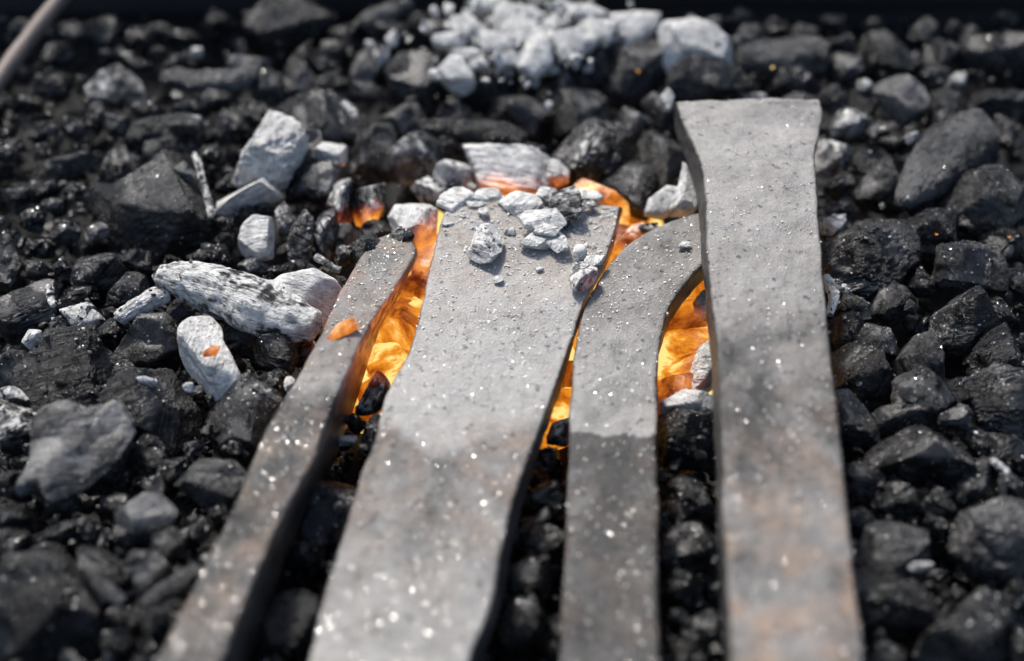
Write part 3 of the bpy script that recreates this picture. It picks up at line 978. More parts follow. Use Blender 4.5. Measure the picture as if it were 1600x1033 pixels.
L('1075,240 1086,270 1090,325 1064,337 1037,350 1050,325 1063,290', 'W', 'upright pinkish-white shard under the left side of the flared bar', a=.95, lift=.012, rough=.5, dep=.6)
L((1086, 322, 26, 40), 'D', 'dark brown coal behind the curved bar end', a=.3, lift=.008, h=.2, hd='d')
L((1012, 356, 36, 20), 'G', 'small grey ash crumb above the curved bar', a=.5, lift=.004)
# --- crumbs lying on the bars
BZ = .0172
L('734,396 735,366 755,357 784,360 779,386 765,401 745,403', 'W', 'white and black burnt crumb alone on the left of the blade', a=.66, z=BZ + .0045, rough=1.3, name='ash_crumb')
L('819,340 835,322 865,325 879,345 862,358 826,353', 'W', 'largest pale shard on the blade, on top of the others', a=.95, z=BZ + .006, dep=.6, gr=.4, name='ash_crumb')
L('813,380 820,360 845,352 862,360 857,386 830,382', 'W', 'pale flat shard on the blade under the largest shard', a=.93, z=BZ + .003, dep=.6, gr=.4, name='ash_crumb')
L('857,364 878,354 885,386 870,390 856,379', 'W', 'pale shard on the blade at the lower right of its pile', a=.93, z=BZ + .003, dep=.6, name='ash_crumb')
L('782,311 800,301 830,307 846,315 825,331 804,333', 'W', 'grey-white flat shard near the far end of the blade', a=.8, z=BZ + .002, dep=.5, name='ash_crumb')
L('864,322 870,296 880,286 901,295 904,331 890,339 867,336', 'G', 'dark-streaked grey chunk on the far right of the blade', a=.5, d=1, z=BZ + .005, cr=.5, name='ash_crumb')
L('899,390 903,380 916,381 915,401 897,404', 'W', 'small bright white upright chip near the blade right edge', a=1, z=BZ + .002, name='ash_crumb')
L('916,404 920,398 943,399 941,409 928,414 916,413', 'W', 'flat bright white chip at the blade right edge', a=1, z=BZ + .002, dep=.6, name='ash_crumb')
L('892,441 898,415 912,411 929,420 929,439 915,448 899,447', 'W', 'split pinkish crumb at the blade right edge, glowing at its foot', a=.6, d=1, h=.35, hd='dr', cr=.7, z=BZ + .004, name='ash_crumb')
L((756, 331, 15, 13), 'W', 'round beige bead of ash at the far left of the blade', a=.9, z=BZ + .002, cuts=1, name='ash_crumb')
L((778, 435, 20, 10), 'W', 'flat white flake alone in the middle of the blade', a=.95, z=BZ + .001, dep=.5, name='ash_crumb')
L((798, 361, 22, 10), 'W', 'small ash flake right of the white and black crumb', a=.85, z=BZ + .001, name='ash_crumb')
L((926, 318, 26, 13), 'G', 'brownish flat chip at the far right corner of the blade', a=.5, z=BZ + .002, name='ash_crumb')
L((738, 320, 30, 9), 'W', 'thin pale smear of ash at the far left corner of the blade', a=.9, z=BZ + .001, dep=.4, name='ash_crumb')
L('690,318 700,298 730,296 748,306 740,322 712,328', 'W', 'ashy pinkish flake capping the far left corner of the blade', a=.8, d=1, z=BZ, dep=.5, gr=.5, name='ash_crumb')
L('742,310 752,296 775,297 784,306 770,315', 'W', 'small pale flake on the far edge of the blade', a=.85, z=BZ, dep=.6, name='ash_crumb')
L('838,312 846,296 868,298 872,312 856,318', 'G', 'dusty grey flake at the far edge of the blade beside the dark-streaked chunk', a=.55, d=1, z=BZ + .001, name='ash_crumb')
L('900,306 912,294 934,298 938,310 918,314', 'W', 'pinkish ash flake at the far right edge of the blade', a=.75, d=1, z=BZ, dep=.6, name='ash_crumb')
L('836,362 846,352 866,350 876,358 862,368', 'W', 'narrow pale splinter wedged between the pale shards', a=.95, z=BZ + .006, dep=.5, name='ash_crumb')
L((700, 350, 18, 10), 'W', 'little ash flake near the left edge of the blade', a=.9, z=BZ, dep=.5, name='ash_crumb')
L((842, 420, 13, 8), 'W', 'tiny pale flake between the middle and right edge of the blade', a=.9, z=BZ, dep=.5, name='ash_crumb')
L((880, 348, 14, 16), 'D', 'small dark crumb right of the pale shards', a=.3, z=BZ + .002, name='ash_crumb')
L((1066, 381, 25, 13), 'W', 'pale chip lying on the curved bar', a=.8, z=.0158, dep=.5, name='ash_crumb')
L('516,526 530,508 548,500 557,513 541,523 527,534', 'W', 'small orange hot flake lying on the narrow bar', a=.2, h=.9, hd='all', z=.0228, dep=.5, rough=.5, cuts=2, name='hot_flake')
L((331, 549, 22, 15, -25), 'W', 'small pale orange hot flake on the pale prism', a=.3, h=.95, hd='all', lift=.018, dep=.5, cuts=2, name='hot_flake')
SPK = 'tiny orange sparks on the dark coal'
for x, y, l in [(997, 111, 'tiny spark on the smooth grey lump under the white wedge of ash'), (1207, 105, 'tiny spark on the brownish log behind the flared bar'),
                (1463, 366, 'tiny spark on the glittering black block at the right'), (1577, 370, 'tiny orange spark near the right edge'),
                (536, 258, 'tiny spark above the hot brown chunks')]:
    L((x, y, 4.5, 3.5), 'D', l, h=1.1, hd='all', a=0, lift=.013, cuts=2, name='spark', cat='spark', group=SPK)
# --- fire in the gaps
FG = 'glowing coals between the bars'
FZ = -.010
for s_, l, kw in [
        ('640,385 672,372 684,392 672,425 646,432 632,412', 'orange coal at the far end of the gap left of the blade', dict(a=.2)),
        ('655,392 682,368 678,402 668,440 652,462 648,425', 'pinkish ash-filmed hot coal against the far left edge of the blade', dict(a=.62, d=1, h=.8, z=-.004)),
        ('622,450 652,425 672,438 664,478 640,492 616,478', 'bright orange coal beside the tip of the narrow bar', dict()),
        ('596,500 625,472 655,480 656,512 628,530 600,526', 'glowing coal with dull film in the middle of the left gap', dict(a=.3)),
        ('588,528 612,505 650,508 645,548 612,566 588,552', 'orange coal low in the gap left of the blade', dict()),
        ('572,572 590,545 628,545 628,580 600,604 572,598', 'yellow-hot coal at the near end of the gap left of the blade', dict(h=1.25)),
        ('560,610 575,590 592,598 588,622 566,626', 'small red coal at the foot of the narrow bar', dict(h=.7)),
        ('940,395 965,350 985,345 990,365 965,405 945,425', 'orange coal right of the far corner of the blade', dict()),
        ('960,372 985,350 1005,355 1000,372 975,392', 'pale-filmed hot coal between blade and curved bar', dict(a=.55, d=1, z=-.004, h=.85)),
        ('905,440 935,400 958,395 945,430 915,468', 'orange coal in the narrow upper gap right of the blade', dict()),
        ('880,545 895,505 915,500 905,560 890,585', 'bright orange coal in the narrow middle gap right of the blade', dict(h=1.15)),
        ('868,600 880,570 910,570 905,605 880,620', 'dull brown-red coal in the lower gap right of the blade', dict(h=.5)),
        ('850,645 862,615 900,612 905,645 880,658', 'yellow-hot coal at the near end of the gap right of the blade', dict(h=1.35)),
        ('1055,470 1085,430 1120,425 1118,462 1090,480 1060,492', 'yellow-orange coal at the top of the gap left of the flared bar', dict(h=1.2)),
        ('1030,520 1055,480 1092,475 1096,512 1060,540 1032,545', 'orange coal under the bend of the curved bar', dict()),
        ('1022,560 1050,525 1100,520 1098,556 1060,572 1030,578', 'orange coal in the middle of the gap left of the flared bar', dict(h=1.1)),
        ('1018,592 1040,562 1088,556 1092,590 1060,606 1025,606', 'bright yellow coal low in the gap left of the flared bar', dict(h=1.2)),
        ('1022,632 1035,596 1085,590 1092,616 1060,640 1030,650', 'brown coal with a red glow at the near end of the right gap', dict(h=.55, a=.15))]:
    k = dict(h=float(rng.uniform(.72, 1.02)), a=float(rng.choice([.2, .3, .4])), z=FZ)
    k.update(kw)
    L(s_, 'D', l, hd='all', name='glowing_coal', group=FG, d=k.pop('d', .3), cuts=3, p=2.4, rough=1.3, **k)
L('1084,562 1094,526 1116,518 1124,560 1124,607 1106,617 1084,602', 'W', 'mottled white ash log standing beside the flared bar in the fire', a=.78, h=.5, hd='l', z=-.001, rough=1.3, cr=.3)
L('1088,472 1108,448 1116,480 1118,502 1100,504 1086,492', 'W', 'white ash crumble above the mottled ash log in the fire', a=.8, h=.7, hd='dl', z=-.001, rough=1.5, cr=.4)
L('558,642 580,601 595,580 607,590 600,627 576,652', 'D', 'dark stick with ashen top at the near end of the left gap', a=.42, h=.3, hd='u', z=.000, gr=.6, ga=60)
L((540, 688, 40, 20), 'W', 'pale ash patch between the narrow bar and the blade', a=.7, z=-.004)
L('558,702 585,642 599,650 590,690 575,724', 'K', 'long dark lump against the left edge of the blade', z=-.001, d=.25)
L((555, 660, 34, 40), 'K', z=-.006)
L('480,792 510,752 545,735 562,760 532,832 490,852', 'D', 'dark lump between the narrow bar and blade near the front', d=.3, z=-.004)
L((470, 870, 80, 46), 'K', 'ash-flecked black lump between narrow bar and blade at the front', a=.2, z=-.004)
L('400,972 415,930 450,910 482,940 484,992 440,1024 400,1012', 'D', 'rounded smoky lump between narrow bar and blade at the bottom', d=.34, z=-.004)
L((425, 1045, 70, 50), 'K', z=-.006)
L('848,700 860,662 875,643 893,648 893,692', 'G', 'ash-topped coal at the near end of the gap right of the blade', a=.5, z=-.004)
L((858, 720, 56, 50), 'K', a=.16, z=-.004)
L((845, 775, 64, 56), 'K', d=.16, z=-.004)
L((842, 838, 66, 60), 'K', d=.2, z=-.004)
L((830, 905, 70, 70), 'D', d=.18, z=-.004)
L((815, 985, 90, 80), 'K', d=.14, z=-.004)
L('1028,648 1045,628 1075,612 1105,617 1124,635 1122,652 1095,642 1060,652', 'W', 'white curled cap of ash between curved bar and flared bar', a=.82, z=.002, rough=1.2)
L('1028,662 1060,640 1110,640 1128,680 1124,732 1080,742 1032,722', 'K', 'big black lump under the white curled cap of ash', a=.12, z=-.004)
L((1075, 785, 90, 84), 'K', z=-.004, d=.1)
L((1080, 860, 90, 76), 'K', z=-.004)
L((1070, 925, 84, 66), 'D', z=-.004, d=.2)
L((1095, 985, 70, 60), 'D', z=-.004, a=.26)
L((1060, 1030, 84, 60), 'K', z=-.004)
# --- right of the flared bar
L((1080, 28, 26, 22), 'G', 'blurred pale knob above the white finger of ash', a=.55)
L((1115, 38, 44, 32), 'G', 'blurred grey-white lump above the tip of the white finger', a=.5)
L((1157, 21, 38, 20), 'G', a=.16)
L((1178, 52, 40, 36), 'G', a=.3)
L((1150, 60, 34, 28), 'G', a=.38)
L((1215, 40, 60, 30), 'K')
L('1048,152 1060,112 1090,95 1120,105 1134,130 1132,162 1090,168', 'D', 'rounded dark grey boulder-like lump behind the flared bar end', d=.42, cuts=4, rough=.6)
limb('1150,92,17 1190,90,25 1230,90,28 1270,88,27 1298,92,20', 'D', 'thick brownish charcoal log behind the flared bar end', d=.6, gr=.4)
L((1155, 132, 60, 60), 'K')
L((1230, 132, 120, 36), 'K')
L((1188, 152, 44, 20), 'G', 'small pale lump peeping over the flared bar end', a=.5)
L((1248, 152, 66, 20), 'G', 'flat grey lump peeping over the right corner of the flared bar end', a=.2)
L((1300, 28, 56, 20), 'G', a=.14)
L((1366, 36, 48, 16), 'D', d=.5)
L((1255, 48, 60, 30), 'D', d=.3)
L((1320, 62, 60, 30), 'D', d=.3)
L('1299,132 1297,90 1320,79 1352,84 1347,116 1326,130', 'D', d=.6, a=.12)
L('1338,62 1400,48 1442,70 1454,96 1420,107 1368,97', 'D', d=.4, gr=.8, ga=-35)
L('1424,52 1435,28 1456,30 1472,51 1450,64', 'G', 'grey wedge-shaped lump at the back right', a=.28)
L((1492, 42, 24, 34), 'D', d=.6)
L((1520, 48, 50, 26), 'D', d=.5)
L((1572, 27, 50, 20), 'G', a=.14)
L((1475, 85, 60, 50), 'D', d=.4)
L('1368,132 1385,118 1402,108 1431,119 1440,160 1432,197 1395,203 1386,160', 'G', 'upright brownish-grey block with a lit top at the right', a=.12, d=.85, lift=.006)
L((1352, 133, 28, 22), 'G', 'small pale knob left of the upright brownish block', a=.6, lift=.006)
L((1350, 160, 70, 44), 'K')
L((1310, 155, 60, 40), 'D', d=.3)
L((1465, 120, 50, 40), 'D', d=.35)
L('1479,137 1490,115 1516,109 1511,127', 'W', 'small pale grey splinter at the right', a=.5, lift=.004)
L('1500,92 1530,55 1600,58 1625,110 1592,124 1530,108', 'K', 'large black blurred lump at the top right edge')
L((1555, 152, 120, 46), 'D', d=.3)
L((1480, 165, 70, 50), 'D', d=.4)
L((1465, 190, 50, 36), 'K')
L((1575, 200, 60, 60), 'K')
L('1284,176 1310,171 1352,174 1362,201 1340,212 1298,213', 'G', 'ash-speckled grey block right of the flared bar end', a=.52)
L('1277,242 1290,211 1330,215 1352,236 1330,251 1300,266 1277,271', 'G', 'wrinkled ash-grey lump touching the right of the flared bar', a=.5, gr=.7)
L((1425, 215, 22, 18), 'W', 'small bright white knob right of the wrinkled grey lump', a=.8, lift=.006)
L((1400, 222, 66, 34), 'K')
L((1375, 205, 40, 24), 'G', a=.25)
L('1319,262 1340,238 1370,239 1380,255 1352,270', 'D', d=.55, a=.12)
L((1310, 292, 50, 34), 'K')
L('1344,302 1365,270 1390,240 1412,255 1423,292 1400,324 1358,328', 'K', 'faceted matte black chunk left of the thick round log', d=.18, cuts=9)
L((1430, 250, 40, 40), 'K')
limb('1406,322,11 1425,300,24 1450,272,36 1482,242,44 1512,222,47 1538,214,42', 'D', 'thick round charcoal log slanting up at the right', d=.62, a=.1, z=.006, gr=.45, name='charcoal_log', cat='charcoal')
L('1464,292 1500,278 1550,275 1592,290 1604,322 1592,348 1550,353 1500,348 1468,322', 'D', 'flat-topped dusty block in front of the thick round log', d=.42, a=.12, lift=.006)
L((1440, 330, 40, 30), 'K')
L('1287,323 1295,313 1325,315 1347,319 1330,330 1299,332', 'D', a=.28)
L('1281,341 1316,339 1317,356 1300,364 1282,362', 'G', 'small square grey wood chip touching the flared bar', a=.55, d=1, lift=.004, cuts=4, rough=.5)
L('1317,372 1325,350 1350,340 1380,345 1392,362 1350,372', 'D', d=.5)
L('1287,402 1300,375 1330,368 1370,357 1400,352 1416,375 1421,406 1400,432 1360,447 1320,450 1293,437', 'K', 'black chunk with bold wavy wood grain right of the flared bar', a=.13, gr=2.8, ga=20, d=.12, lift=.006)
L('1423,402 1430,336 1450,330 1486,335 1492,360 1482,412 1450,432 1424,422', 'K', 'glittering black block with a tiny spark right of the grained chunk', a=.1, rough=1.2)
L((1512, 355, 50, 40), 'K', a=.16)
L('1474,432 1480,396 1495,378 1515,388 1551,390 1562,421 1560,457 1530,472 1488,457', 'D', 'broken-faced lump with a dark hollow at the right', d=.32, a=.12, cuts=9, lift=.004)
L('1534,372 1550,350 1590,352 1612,376 1592,397 1550,392', 'K', a=.1)
L((1585, 430, 60, 50), 'K', a=.1)
limb('1286,432,7 1298,446,9 1304,462,8 1296,494,4', 'W', 'white feathery ash splinters sticking out beside the flared bar', a=1, z=.008, gr=1.2)
limb('1300,440,5 1314,448,6 1327,456,5', 'W', 'short white splinter beside the white feathery ash', a=1, z=.010, gr=1.2)
L('1354,472 1370,446 1400,437 1427,455 1432,482 1405,502 1370,497 1354,487', 'D', 'round ash-dusted lump under the grained chunk', a=.26, d=.3, rough=1.3)
L((1442, 440, 54, 50), 'K', a=.12)
L('1308,482 1330,455 1356,472 1362,497 1330,504', 'D', d=.4)
L((1322, 520, 66, 60), 'K')
L('1343,532 1370,502 1397,520 1405,552 1391,579 1358,564', 'K', rough=1.5)
L('1398,532 1425,505 1447,510 1461,550 1476,582 1470,602 1440,580 1404,584', 'D', 'grey four-sided prism of charcoal at the right', d=.52, gr=.5, ga=-65, lift=.004, rough=.6)
L('1463,562 1475,490 1510,460 1547,465 1562,500 1532,572 1500,592 1473,587', 'K', 'tall dull black lump right of the grey prism', d=.16)
L((1565, 490, 60, 50), 'K', a=.14)
L('1513,577 1545,530 1580,510 1612,515 1604,562 1560,587 1530,592', 'D', gr=.8, ga=40, d=.2, a=.1)
L('1301,547 1340,540 1382,565 1397,602 1392,642 1360,668 1318,642 1303,602', 'K', 'big black lump against the right side of the flared bar', d=.06)
L('1393,622 1415,585 1440,575 1467,595 1483,622 1460,648 1420,643', 'D', 'smoky grey lump on top of the big black lump', d=.52, lift=.008)
L('1473,642 1500,635 1529,646 1521,660 1490,672 1468,662', 'D', 'grey pointed chip below the smoky grey lump', d=.55, lift=.006)
L((1420, 662, 120, 50), 'K')
L((1510, 615, 60, 50), 'K')
L('1524,592 1560,583 1612,575 1624,662 1580,668 1545,668 1540,622', 'D', 'ribbed charcoal block with horizontal grain at the right edge', gr=3.6, ga=4, d=.34, rough=.8, lift=.004)
L('1543,702 1550,671 1580,672 1612,690 1614,732 1570,722', 'D', d=.3)
L('1307,622 1330,620 1372,666 1380,692 1350,714 1313,712', 'K', d=.1)
L('1371,702 1390,685 1430,672 1480,678 1505,700 1502,732 1470,752 1400,752 1374,732', 'K', 'smooth domed black lump speckled with ash at the right', d=.14, a=.1, cuts=3, rough=.6, lift=.004)
L((1525, 690, 50, 40), 'K')
L('1498,772 1515,740 1535,724 1557,735 1542,767 1508,802', 'D', 'brownish lump with a pale corner at the right', d=.6, a=.2)
limb('1548,718,4 1560,727,5 1576,740,4', 'W', 'thin pale splinter near the right edge', a=.7, z=.012)
L((1577, 757, 46, 34), 'D', a=.3)
L((1345, 755, 70, 60), 'K', a=.14)
L((1412, 778, 76, 50), 'K')
L((1470, 785, 50, 60), 'K', d=.14)
L((1345, 815, 50, 50), 'K')
L('1349,884 1370,820 1390,795 1430,810 1462,840 1468,872 1440,892 1388,898', 'D', 'dark bluish lump sprinkled with ash specks at the front right', d=.26, a=.12, lift=.004)
L((1440, 885, 44, 13), 'W', 'pale ash streak on the lower edge of the speckled dark lump', a=.75, lift=.013)
L((1468, 820, 60, 22), 'D', a=.3)
L('1484,852 1500,820 1540,810 1570,795 1604,788 1614,862 1560,897 1510,917 1489,892', 'D', 'brownish block with thick wavy grain at the right edge', gr=3.6, ga=14, d=.5, rough=.8, lift=.004)
L('1344,892 1400,885 1450,890 1472,932 1462,982 1430,1004 1368,1014 1348,962', 'K', 'big matte black block at the front right', d=.1)
L('1443,1044 1465,990 1510,965 1550,925 1582,950 1592,992 1562,1044', 'D', 'dusty dark lump in the front right corner', d=.3, a=.1, lift=.004)
L((1495, 945, 70, 50), 'K')
L((1385, 1030, 70, 50), 'K')
L((1595, 925, 50, 60), 'K')
L((1600, 1010, 50, 70), 'K')
L((1590, 720, 40, 40), 'K')
# @@END@@

# ash has drifted onto the coals lying next to ashy ones
whites = [(q['x'], q['y'], q['s']) for q in LUMPS if q['ash'] > .7 and q['s'] > 16]
for q in LUMPS:
    if q['ash'] < .3 and q['h'] == 0 and not q['o'].name.startswith('spark'):
        near = min(math.hypot(q['x'] - x, q['y'] - y) - s_ * .5 - q['s'] * .5 for x, y, s_ in whites)
        c = list(q['o'].color)
        c[0] = max(c[0], .24 * float(sstep(26, 0, near)))
        q['o'].color = c

# ------------------------------------------------------------------ labels worked out from where each lump lies
MARKS = [(50, 60, 'the leaning rod'), (175, 138, 'the broad grey ash-coated lump'), (330, 128, 'the long grey log at the back left'),
         (240, 320, 'the biggest black block'), (95, 265, 'the flat plank-like piece'), (400, 250, 'the white crusted lump'),
         (500, 190, 'the smooth dark oval lump'), (370, 465, 'the long white stick'), (328, 550, 'the pale prism'),
         (105, 590, 'the large lumpy black mass'), (245, 645, 'the big dark grained lump'), (125, 695, 'the grey horned lump'),
         (210, 800, 'the flat grey slab'), (75, 970, 'the huge front left block'), (450, 30, 'the big blurred lump at the back'),
         (605, 20, 'the bent brownish stick'), (475, 360, 'the three ash columns'), (555, 315, 'the two hot brown chunks'),
         (640, 250, 'the grey warty lump'), (800, 262, 'the white slab'), (820, 50, 'the white ash heap'),
         (712, 118, 'the pale tooth-shaped ash'), (990, 45, 'the white wedge of ash'), (1110, 70, 'the white finger of ash'),
         (925, 240, 'the cracked charred block'), (1170, 165, 'the flared bar end'), (1225, 90, 'the brownish log'),
         (1410, 155, 'the upright brownish block'), (1310, 240, 'the wrinkled ash-grey lump'), (1490, 255, 'the thick round log'),
         (1355, 402, 'the wavy grained chunk'), (1518, 425, 'the broken-faced lump'), (1440, 550, 'the grey prism at the right'),
         (1580, 625, 'the ribbed block'), (1438, 712, 'the smooth domed lump'), (1555, 850, 'the thick wavy grained block'),
         (1408, 948, 'the big matte front right block'), (1410, 850, 'the speckled dark lump'), (960, 800, 'the near part of the curved bar'),
         (640, 900, 'the near part of the blade'), (380, 850, 'the near part of the narrow bar'), (135, 493, 'the pale speckled pebble'),
         (395, 375, 'the upright pale block'), (1560, 85, 'the large black lump at top right'), (855, 655, 'the near end of the fire gap'),
         (1450, 45, 'the grey wedge at the back right'), (800, 175, 'the big bluish chunk below the heap'), (25, 670, 'the flaky left-edge lump')]
DIRS = ['right of', 'lower right of', 'below', 'lower left of', 'left of', 'upper left of', 'above', 'upper right of']
bins = {}
for q in LUMPS:
    if q['label']:
        continue
    tone = ('ash-flecked ' if .2 < q['ash'] <= .6 else '') + ('black' if q['dust'] < .2 else 'dark grey' if q['dust'] < .5 else 'dusty grey')
    size = 'small' if q['s'] < 36 else 'medium' if q['s'] < 58 else 'large'
    shape = ' flat' if q['asp'] > 1.7 else ' upright' if q['asp'] < .75 else ''
    dd = sorted(((q['x'] - mx)**2 + (q['y'] - my)**2, mx, my, nm) for mx, my, nm in MARKS)[0]
    ang = math.atan2(q['y'] - dd[2], q['x'] - dd[1]) % (2 * math.pi)
    if dd[0] < 20**2:
        rel = 'beside'
    else:
        rel = DIRS[int((ang + math.pi / 8) // (math.pi / 4)) % 8]
    bins.setdefault((f'{size}{shape} {tone}', rel, dd[3]), []).append((dd[0], q))
ORD = ['nearest', 'second nearest', 'third nearest', 'fourth nearest']
for (desc, rel, nm), lst in bins.items():
    lst.sort(key=lambda t: t[0])
    for k, (_, q) in enumerate(lst):
        pre = '' if len(lst) == 1 else ORD[min(k, 3)] + ' '
        q['label'] = f'{pre}{desc} lump {rel} {nm}'.replace('ash-flecked dark grey', 'ash-flecked').replace('ash-flecked dusty grey', 'ash-flecked')
        if len(q['label'].split()) > 16:
            q['label'] = q['label'].replace(' charcoal lump', ' lump').replace('medium flat', 'flat')
for q in LUMPS:
    if len(q['label'].split()) > 16:
        print('LONG', q['label'])
    nm = q['o'].name.split('.')[0]
    cat = {'ash_lump': 'ash lump', 'ash_crumb': 'ash crumb', 'hot_flake': 'ember', 'glowing_coal': 'ember', 'spark': 'spark', 'charcoal_stick': 'charred stick'}.get(nm, 'charcoal')
    grp = q['group'] or {'charcoal': 'charcoal lumps heaped in the forge', 'ash lump': 'ash lumps among the charcoal',
                         'ash crumb': 'ash crumbs lying on the bars', 'ember': 'glowing coals between the bars',
                         'charred stick': 'charred sticks among the charcoal', 'spark': SPK}[cat]
    tag(q['o'], q['label'], q['cat'] or cat, grp)

# ------------------------------------------------------------------ rod at the back left
A, B = Vector(P(-70, 215, .004)), Vector(P(125, -45, .022))
bm = bmesh.new()
n, k = 40, 16
T = (B - A).normalized()
N1 = T.cross(Vector((0, 0, 1))).normalized()
N2 = T.cross(N1)
rings = []
for i in range(n + 1):
    t = i / n
    c = A.lerp(B, t) + N1 * .0004 * math.sin(t * 9)
    r = .0042 * (1 + .04 * math.sin(t * 31)) * (0.6 if i in (0, n) else 1)
    rings.append([bm.verts.new(c + N1 * r * math.cos(a * 2 * math.pi / k) + N2 * r * math.sin(a * 2 * math.pi / k)) for a in range(k)])
for i in range(n):
    for a in range(k):
        bm.faces.new([rings[i][a], rings[i][(a + 1) % k], rings[i + 1][(a + 1) % k], rings[i + 1][a]])
bm.faces.new(rings[0][::-1])
bm.faces.new(rings[-1])
for f in bm.faces:
    f.smooth = True
bmesh.ops.recalc_face_normals(bm, faces=bm.faces)
me = bpy.data.meshes.new('poker_rod')
bm.to_mesh(me)
bm.free()
rod = link('poker_rod', me, M_ROD)
tag(rod, 'brownish iron rod leaning in the top left corner', 'rod')

# ------------------------------------------------------------------ ember bed under the bars
fire = [('560,640 600,520 640,440 650,370 700,350 700,420 650,540 620,600 600,650'), ('845,680 890,520 930,430 960,350 1010,330 1010,380 930,470 915,560 910,660'),
        ('1015,640 1020,540 1060,470 1110,410 1160,400 1160,600 1100,620 1060,640')]
bv, bf, bh = [], [], []
tv, tf = ico(3)
for s_ in fire:
    pl = pts(s_)
    x0, y0 = pl.min(0)
    x1, y1 = pl.max(0)
    cnt = 0
    for _ in range(320):
        x, y = rng.uniform(x0, x1), rng.uniform(y0, y1)
        ins = False
        for a_, b_ in zip(pl, np.roll(pl, -1, 0)):
            if (a_[1] > y) != (b_[1] > y) and x < (b_[0] - a_[0]) * (y - a_[1]) / (b_[1] - a_[1]) + a_[0]:
                ins = not ins
        if not ins:
            continue
        r = rng.uniform(.006, .012)
        v = tv * r * (1 + .28 * vnoise(tv * 1.8 + rng.uniform(0, 50, 3), 5)[:, None]) * rng.uniform(.7, 1.2, 3)
        bf.append(tf + len(tv) * cnt + sum(len(q) for q in bv) * 0)
        bv.append(v + P(x, y, -.023 + rng.uniform(-.002, .004)))
        cnt += 1
    bh.append(cnt)
V = np.concatenate(bv)
F = np.concatenate([tf + len(tv) * k for k in range(len(bv))])
me = make_mesh('ember_bed', V, F, {'gco': ('FLOAT_VECTOR', V), 'hot': ('FLOAT', np.ones(len(V)))})
eb = link('ember_bed', me, M_COAL)
eb.color = (.0, .1, 1.35, 0)
eb['kind'] = 'stuff'
eb['label'] = 'bed of small glowing embers deep between the bars'

# ------------------------------------------------------------------ coal rubble between the lumps
protos = []
for k in range(6):
    tv, tf = ico(2 if k < 3 else 3)
    v = tv * rng.uniform(.55, 1.6, 3)
    for c in range(11):
        nn = rng.normal(size=3)
        nn /= np.linalg.norm(nn)
        dd = v @ nn
        v = v - nn * np.clip(dd - dd.max() * rng.uniform(.4, .8), 0, None)[:, None]
    v = v * (1 + .10 * vnoise(tv * 2.5 + k * 7, k)[:, None])
    protos.append((v, tf))


def scatter(name, pos, rad, mat, label, squash=None, smooth=False, col=None):
    V, F, G, n0 = [], [], [], 0
    for p, r in zip(pos, rad):
        v, f = protos[int(rng.integers(0, 6))] if r > .0022 else protos[int(rng.integers(0, 3))]
        q = rng.normal(size=4)
        q /= np.linalg.norm(q)
        w, x, y, z = q
        Rm = np.array([[1 - 2 * (y * y + z * z), 2 * (x * y - z * w), 2 * (x * z + y * w)],
                       [2 * (x * y + z * w), 1 - 2 * (x * x + z * z), 2 * (y * z - x * w)],
                       [2 * (x * z - y * w), 2 * (y * z + x * w), 1 - 2 * (x * x + y * y)]])
        u = (v @ Rm.T) * r
        if squash:
            u[:, 2] *= squash
        V.append(u + p)
        G.append(u + rng.uniform(-1, 1, 3))
        F.append(f + n0)
        n0 += len(v)
    V, F, G = np.concatenate(V), np.concatenate(F), np.concatenate(G)
    me = make_mesh(name, V, F, {'gco': ('FLOAT_VECTOR', G), 'hot': ('FLOAT', np.zeros(len(V)))}, smooth)
    o = link(name, me, mat)
    if col:
        o.color = col
    o['kind'] = 'stuff'
    o['label'] = label
    return o


N = 6500
xs, ys = rng.uniform(-60, 1660, N), rng.uniform(-10, 1120, N)
rd = .0014 + .0042 * rng.random(N)**1.8
pos = np.array([P(x, y, 0) for x, y in zip(xs, ys)])
pos[:, 2] = rng.uniform(-.030, -.015, N)
infire = ((xs > 560) & (xs < 700) & (ys > 360) & (ys < 630)) | ((xs > 845) & (xs < 1125) & (ys > 320) & (ys < 655))
pos[infire, 2] = -.034
keep = pos[:, 1] < .25
scatter('coal_rubble', pos[keep], rd[keep], M_COAL, 'small broken bits of charcoal filling the gaps', col=(.03, .06, 0, 0))

# the heap goes on outside the picture
N = 5200
pos = np.stack([rng.uniform(-.62, .62, N), rng.uniform(-.40, .25, N), rng.uniform(-.026, -.004, N)], -1)
px_ = project(pos)
ok = (px_[:, 0] < -45) | (px_[:, 0] > 1645) | (px_[:, 1] > 1085)
ok &= ~((px_[:, 1] > 1085) & (pos[:, 0] > -.20) & (pos[:, 0] < .13) & (pos[:, 2] > -.014))
scatter('coal_heap', pos[ok], (.003 + .010 * rng.random(N)**1.7)[ok], M_COAL, 'charcoal heap carrying on beyond the lumps', col=(.05, .15, 0, 0))

# splintery fragments lying higher, between and on the lumps
N = 1500
xs, ys = rng.uniform(-40, 1640, N), rng.uniform(20, 1080, N)
pos = np.array([P(x, y, 0) for x, y in zip(xs, ys)])
pos[:, 2] = rng.uniform(-.010, .001, N)
rd = .0011 + .0032 * rng.random(N)**2
ok = ~((xs > 520) & (xs < 1130) & (ys > 290) & (ys < 660)) & (pos[:, 1] < .245)
scatter('coal_splinters', pos[ok], rd[ok], M_COAL, 'sharp little fragments of charcoal wedged between the lumps', col=(.10, .22, 0, 0))
N = 420
xs, ys = 815 + rng.normal(size=N) * 75, 48 + rng.normal(size=N) * 30
pos = np.array([P(x, max(y, -8), .012) for x, y in zip(xs, ys)])
pos[:, 2] += rng.uniform(-.012, .006, N)
scatter('ash_rubble', pos, .0010 + .0030 * rng.random(N)**1.6, M_COAL, 'loose white ash crumbs around the ash heap at the back', col=(1, .9, 0, 0))

